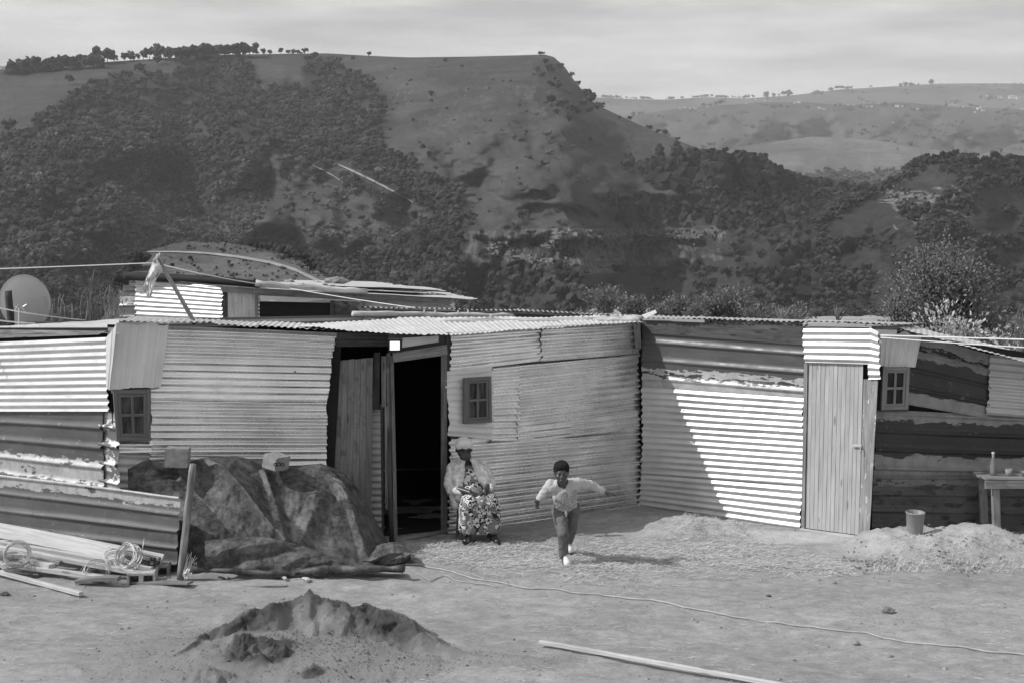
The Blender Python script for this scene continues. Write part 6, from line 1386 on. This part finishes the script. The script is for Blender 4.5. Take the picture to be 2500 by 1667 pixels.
def head(bm, c, r, fwd, up, wide=1.0):
    """Skull, jaw, brow, nose, lips, cheeks and ears round c; r = half the head's height."""
    f = Vector(fwd).normalized(); u = (Vector(up) - f * Vector(up).dot(f)).normalized(); s = u.cross(f); Rm = Matrix((s, -f, u)).transposed(); Q = Rm.to_quaternion()
    T = lambda x, y, z: Vector(c) + s * (x * r) + f * (y * r) + u * (z * r)
    ball(bm, T(0, -.12, .22), (r * .70 * wide, r * .84, r * .76), Q); ball(bm, T(0, .12, -.18), (r * .60 * wide, r * .66, r * .68), Q); ball(bm, T(0, .34, -.66), (r * .34 * wide, r * .32, r * .26), Q)
    for k in (-1, 1):
        ball(bm, T(.33 * k * wide, .50, -.18), (r * .24, r * .22, r * .24), Q); ball(bm, T(.25 * k * wide, .66, .24), (r * .24, r * .12, r * .085), Q); ball(bm, T(.69 * k * wide, -.05, -.02), (r * .08, r * .16, r * .24), Q)
    capsule(bm, T(0, .72, .14), T(0, .88, -.12), r * .09, r * .12, 8); ball(bm, T(0, .86, -.17), (r * .20, r * .13, r * .10), Q)
    ball(bm, T(0, .74, -.42), (r * .25, r * .14, r * .075), Q); ball(bm, T(0, .71, -.53), (r * .21, r * .14, r * .08), Q)
    return T, Q
def eyes(parent, T, r, wide=1.0):
    for k in (-1, 1):
        bm = bmesh.new(); ball(bm, T(.27 * k * wide, .60, .06), (r * .10, r * .10, r * .055)); me = bpy.data.meshes.new('eye'); 
        base = root_loc(parent); bmesh.ops.translate(bm, verts=bm.verts[:], vec=-base * 0); bm.to_mesh(me); bm.free(); me.materials.append(M['eye']); me.polygons.foreach_set('use_smooth', [True] * len(me.polygons))
        o = bpy.data.objects.new('eye', me); SC.collection.objects.link(o); o.parent = parent
        bm = bmesh.new(); ball(bm, T(.27 * k * wide, .665, .055), (r * .06, r * .05, r * .06)); me = bpy.data.meshes.new('iris'); bm.to_mesh(me); bm.free(); me.materials.append(M['iris'])
        i = bpy.data.objects.new('iris', me); SC.collection.objects.link(i); i.parent = o
# ---- the seated woman (coordinates from the ground between her feet)
wp = thing('person', (-.40, 15.88, gz(-.4, 15.9)), 'seated woman in head wrap, glasses, pale jacket and printed dress by the doorway', 'person')
bm = bmesh.new(); hc = (-.115, .165, .972)
T, Q = head(bm, hc, .108, (.08, -1, -.08), (0, 0, 1), 1.2)
ball(bm, (-.11, .10, .90), (.065, .05, .045)); capsule(bm, (-.10, .18, .90), (-.085, .22, .80), .066, .085); capsule(bm, (-.20, .25, .76), (.05, .24, .75), .085, .085)
ball(bm, (-.065, .20, .66), (.17, .13, .17)); ball(bm, (-.045, .18, .50), (.20, .16, .16)); 
for s, kx in ((-1, -.10), (1, .17)):
    capsule(bm, (-.04 + s * .09, .16, .42), (kx, -.20, .43), .095, .075); capsule(bm, (kx, -.20, .42), (kx + s * .02, -.19, .08), .062, .04); capsule(bm, (kx + s * .02, -.17, .045), (kx + s * .04, -.30, .035), .04, .032)
capsule(bm, (-.28, .22, .76), (-.33, .12, .57), .055, .05); capsule(bm, (-.33, .12, .57), (-.09, -.13, .535), .048, .034)
capsule(bm, (.13, .22, .76), (.22, .14, .58), .055, .05); capsule(bm, (.22, .14, .58), (.10, -.145, .555), .048, .036)
hand(bm, (-.085, -.13, .535), (.9, -.35, -.12), (0, .3, -1), .155, .55, .05, -1); hand(bm, (.11, -.145, .555), (-.9, -.3, -.25), (0, .2, -1), .16, .5, .05, 1)
body = fuse('body', bm, .0075, M['skin'], wp, 2); squeeze(body, -.05, .86, .82); eyes(wp, T, .108, 1.15)
bm = bmesh.new(); ball(bm, T(0, -.20, .52), (.098, .110, .088)); capsule(bm, T(-.62, .22, .42), T(.62, .22, .42), .034, .034); ball(bm, T(.0, .10, .66), (.092, .092, .060)); ball(bm, T(-.05, -.75, .35), (.06, .05, .05))
for k in range(7): a = -1.5 + k * .5; capsule(bm, T(math.sin(a) * .84, math.cos(a) * .66 - .05, .40 + .05 * math.cos(a)), T(math.sin(a + .5) * .84, math.cos(a + .5) * .66 - .05, .42), .016, .016)
fuse('head_wrap', bm, .006, M['scarf'], wp, 2, (.008, 17, 3))
q = MB(); 
for k in (-1, 1):
    pts = [T(.29 * k * 1.05 + .19 * math.cos(a), .80, .03 + .13 * math.sin(a)) for a in np.linspace(0, 6.283, 17)]; q.tube(pts, .0035, 5, cap=False); q.tube([T(.48 * k, .78, .06), T(.74 * k, .1, .08)], .003, 4)
q.tube([T(-.1, .82, .04), T(.1, .82, .04)], .003, 4)
base = root_loc(wp); o = mesh_obj('glasses', [Vector(v) + base for v in q.v], q.f, M['rubber'], wp, True)
bm = bmesh.new()                                         # dress: bodice and skirt falling over the knees
ball(bm, (-.06, .15, .63), (.165, .15, .155)); ball(bm, (-.035, .10, .50), (.20, .20, .12)); capsule(bm, (-.18, .15, .42), (.10, .15, .42), .12, .12)
for kx, s in ((-.10, -1), (.17, 1), (.035, 0)): capsule(bm, (kx, .05, .44), (kx, -.22, .43), .11, .09)
for k in range(17):
    x = -.155 + k * .0235; capsule(bm, (x, -.215 + .008 * math.sin(k * 1.4), .42), (x + (x - .03) * .10, -.22 + .014 * math.sin(k * 1.7), .14), .058, .05)
    capsule(bm, (x, -.02, .36), (x + (x - .03) * .1, -.08, .14), .07, .07)
squeeze(fuse('dress', bm, .009, M['dress'], wp, 5, (.012, 7, 5)), -.02, .86, .9)
bm = bmesh.new(); ball(bm, (-.075, .165, .765), (.10, .085, .045)); ball(bm, (-.07, .13, .72), (.10, .07, .05)); fuse('vest_top', bm, .008, M['vest'], wp, 2)
bm = bmesh.new()                                         # jacket: back, two open fronts, sleeves, collar
ball(bm, (-.07, .27, .66), (.24, .12, .21)); ball(bm, (-.05, .24, .48), (.25, .12, .14))
capsule(bm, (-.255, .21, .775), (-.10, .25, .80), .065, .055); capsule(bm, (.115, .21, .775), (-.03, .25, .80), .065, .055)
for s, x0_, x1_, x2_ in ((-1, -.21, -.225, -.205), (1, .105, .135, .165)):
    capsule(bm, (x0_, .13, .76), (x1_, .07, .62), .062, .07); capsule(bm, (x1_, .07, .62), (x2_, .05, .47), .07, .06)
capsule(bm, (-.155, .10, .83), (-.165, .045, .66), .036, .03); capsule(bm, (.0, .10, .83), (.065, .045, .64), .036, .03); capsule(bm, (-.17, .16, .86), (-.13, .10, .87), .03, .026); capsule(bm, (-.0, .16, .86), (-.035, .11, .865), .028, .024); capsule(bm, (-.165, .20, .845), (-.17, .09, .80), .03, .03); capsule(bm, (.005, .20, .85), (.04, .09, .80), .03, .03)
capsule(bm, (-.275, .21, .755), (-.325, .13, .60), .072, .064); capsule(bm, (-.325, .13, .60), (-.31, .08, .55), .064, .060); capsule(bm, (-.315, .08, .55), (-.19, -.03, .53), .056, .040)
capsule(bm, (.145, .21, .755), (.21, .15, .61), .072, .064); capsule(bm, (.21, .15, .60), (.215, .07, .575), .063, .058); capsule(bm, (.21, .06, .57), (.175, -.04, .555), .053, .038)
capsule(bm, (-.26, .16, .50), (-.24, .10, .36), .07, .055)
squeeze(fuse('jacket', bm, .008, M['jacket'], wp, 2, (.016, 9, 9)), -.05, .88, .9)
for s, x, y in ((-1, -.135, -.22), (1, .165, -.30)):
    bm = bmesh.new(); capsule(bm, (x, y + .10, .045), (x + s * .02, y - .07, .034), .047, .04, flat=None); capsule(bm, (x, y + .10, .07), (x, y + .10, .13), .048, .045)
    for v in bm.verts: v.co.z = max(v.co.z, .004)
    fuse('shoe', bm, .007, M['shoe_black'], wp, 2)
wp.rotation_euler = (0, 0, math.radians(9))
# the low stool under her, mostly hidden
st = thing('stool', (-.44, 16.10, 0), 'low wooden stool hidden under the seated woman', 'stool')
beam('seat', st, (-.62, 16.06, .30), (-.26, 16.06, .30), .28, .035, M['plank_dark'], n=2)
for dx in (-.16, .16):
    for dy in (-.1, .1): beam('leg', st, (-.44 + dx, 16.06 + dy, .285), (-.44 + dx * 1.1, 16.06 + dy * 1.1, gz(-.4, 16.0) - .01), .035, .035, M['plank_dark'], n=1, up=(0, 1, 0))
# ---- the running child
cp = thing('person', (.55, 14.75, gz(.55, 14.75)), 'running child in long-sleeved top and grey trousers, arms spread, leaning forward', 'person')
bm = bmesh.new(); hc = (-.05, -.30, .975)
T, Q = head(bm, hc, .112, (.02, -1, -.20), (0, -.25, 1), .96)
capsule(bm, (-.045, -.22, .92), (-.02, -.14, .83), .045, .055)
capsule(bm, (-.11, -.12, .80), (.08, -.11, .82), .045, .045); ball(bm, (-.02, -.06, .73), (.105, .08, .11)); ball(bm, (0, .05, .63), (.10, .085, .10)); ball(bm, (.01, .10, .55), (.125, .11, .09))
capsule(bm, (-.055, .10, .53), (-.02, -.11, .33), .075, .055); capsule(bm, (-.02, -.11, .33), (-.01, -.02, .07), .05, .034); capsule(bm, (-.01, -.03, .055), (.0, -.15, .035), .036, .03)
capsule(bm, (.075, .12, .53), (.075, .16, .32), .075, .055); capsule(bm, (.075, .16, .32), (.055, .42, .13), .048, .032); capsule(bm, (.055, .43, .12), (.055, .38, .03), .034, .028)
capsule(bm, (-.16, -.12, .83), (-.235, -.02, .71), .042, .036); capsule(bm, (-.235, -.02, .71), (-.30, -.06, .655), .034, .027)
hand(bm, (-.30, -.06, .655), (-.25, -.35, -.8), (.5, -.6, .2), .125, 1.25, .02, 1)
capsule(bm, (.14, -.10, .84), (.275, -.02, .81), .042, .036); capsule(bm, (.275, -.02, .81), (.43, .0, .735), .034, .025)
hand(bm, (.43, .0, .735), (.92, -.05, -.22), (.1, -.3, -1), .155, .15, .22, 1)
fuse('body', bm, .0065, M['skin_child'], cp, 2); eyes(cp, T, .112, .96)
bm = bmesh.new(); ball(bm, T(0, -.22, .38), (.088, .098, .080)); ball(bm, T(0, .1, .62), (.074, .07, .045)); ball(bm, T(-.3, .0, .55), (.05, .07, .05)); ball(bm, T(.3, 0, .55), (.05, .07, .05)); ball(bm, T(0, -.4, .05), (.085, .07, .085))
fuse('hair', bm, .006, M['hair'], cp, 1, (.008, 60, 4))
bm = bmesh.new(); ball(bm, (-.02, -.075, .745), (.142, .115, .135)); ball(bm, (-.005, .02, .64), (.135, .12, .115)); capsule(bm, (-.14, -.12, .805), (.115, -.11, .825), .066, .066); capsule(bm, (-.09, -.15, .835), (.05, -.145, .845), .045, .045)
ball(bm, (.0, .02, .595), (.135, .125, .05)); ball(bm, (-.01, -.045, .67), (.128, .105, .10))
capsule(bm, (-.16, -.12, .825), (-.235, -.02, .715), .060, .050); capsule(bm, (-.235, -.02, .715), (-.285, -.05, .675), .047, .038)
capsule(bm, (.13, -.10, .835), (.275, -.02, .81), .060, .048); capsule(bm, (.275, -.02, .81), (.415, .0, .742), .046, .036)
# neckline is cut by lowering the front of the collar
sh = fuse('shirt', bm, .007, M['shirt'], cp, 2, (.014, 13, 13))
me = sh.data; co = np.empty(len(me.vertices) * 3); me.vertices.foreach_get('co', co); co = co.reshape(-1, 3)
dn_ = np.sqrt(((co[:, 0] + .035) / .056) ** 2 + ((co[:, 1] + .19) / .11) ** 2 + ((co[:, 2] - .875) / .065) ** 2)
kill = set(np.nonzero(dn_ < 1)[0].tolist()); bmx = bmesh.new(); bmx.from_mesh(me); bmx.verts.ensure_lookup_table(); bmesh.ops.delete(bmx, geom=[bmx.verts[i] for i in kill], context='VERTS'); bmx.to_mesh(me); bmx.free()
me.materials.append(m_print())
for p in me.polygons:
    c_ = p.center
    if p.normal.y < -.25 and abs(c_.x + .0) < .115 and .57 < c_.z < .765: p.material_index = 1
bm = bmesh.new(); ball(bm, (.01, .10, .55), (.135, .115, .07)); capsule(bm, (-.06, .09, .53), (-.03, -.105, .33), .090, .062); capsule(bm, (-.03, -.105, .33), (-.015, -.025, .095), .058, .050)
capsule(bm, (.085, .12, .53), (.078, .16, .32), .084, .062); capsule(bm, (.078, .16, .32), (.06, .40, .15), .056, .046); ball(bm, (.135, .13, .565), (.04, .06, .035))
fuse('trousers', bm, .007, M['trouser'], cp, 2, (.013, 13, 17))
for (x, y, z, dy, dz, side) in ((.0, -.04, .0, -.15, .0, 1), (.055, .40, .02, -.05, -.0, 2)):
    bm = bmesh.new(); capsule(bm, (x, y + .03, z + .045), (x + .02, y + dy, z + .038), .046, .040); capsule(bm, (x, y + .02, z + .06), (x, y, z + .09), .043, .04)
    for v in bm.verts: v.co.z = max(v.co.z, z + .012)
    so = fuse('shoe', bm, .006, M['shoe_white'], cp, 2)
    bm = bmesh.new(); capsule(bm, (x, y + .03, z + .012), (x + .02, y + dy, z + .012), .047, .042, flat=(1, 1, .35)); fuse('sole', bm, .006, M['sole'], so, 1)
q = MB(); q.tube([(.0, -.045, .565), (.0, -.05, .53), (.012, -.055, .49)], .007, 5); q.tube([(.0, -.045, .565), (.014, -.052, .53), (.02, -.055, .51)], .006, 5)
base = root_loc(cp); mesh_obj('drawstring', [Vector(v) + base for v in q.v], q.f, M['line'], cp, True)

cp.scale = (.94, 1, 1.01)
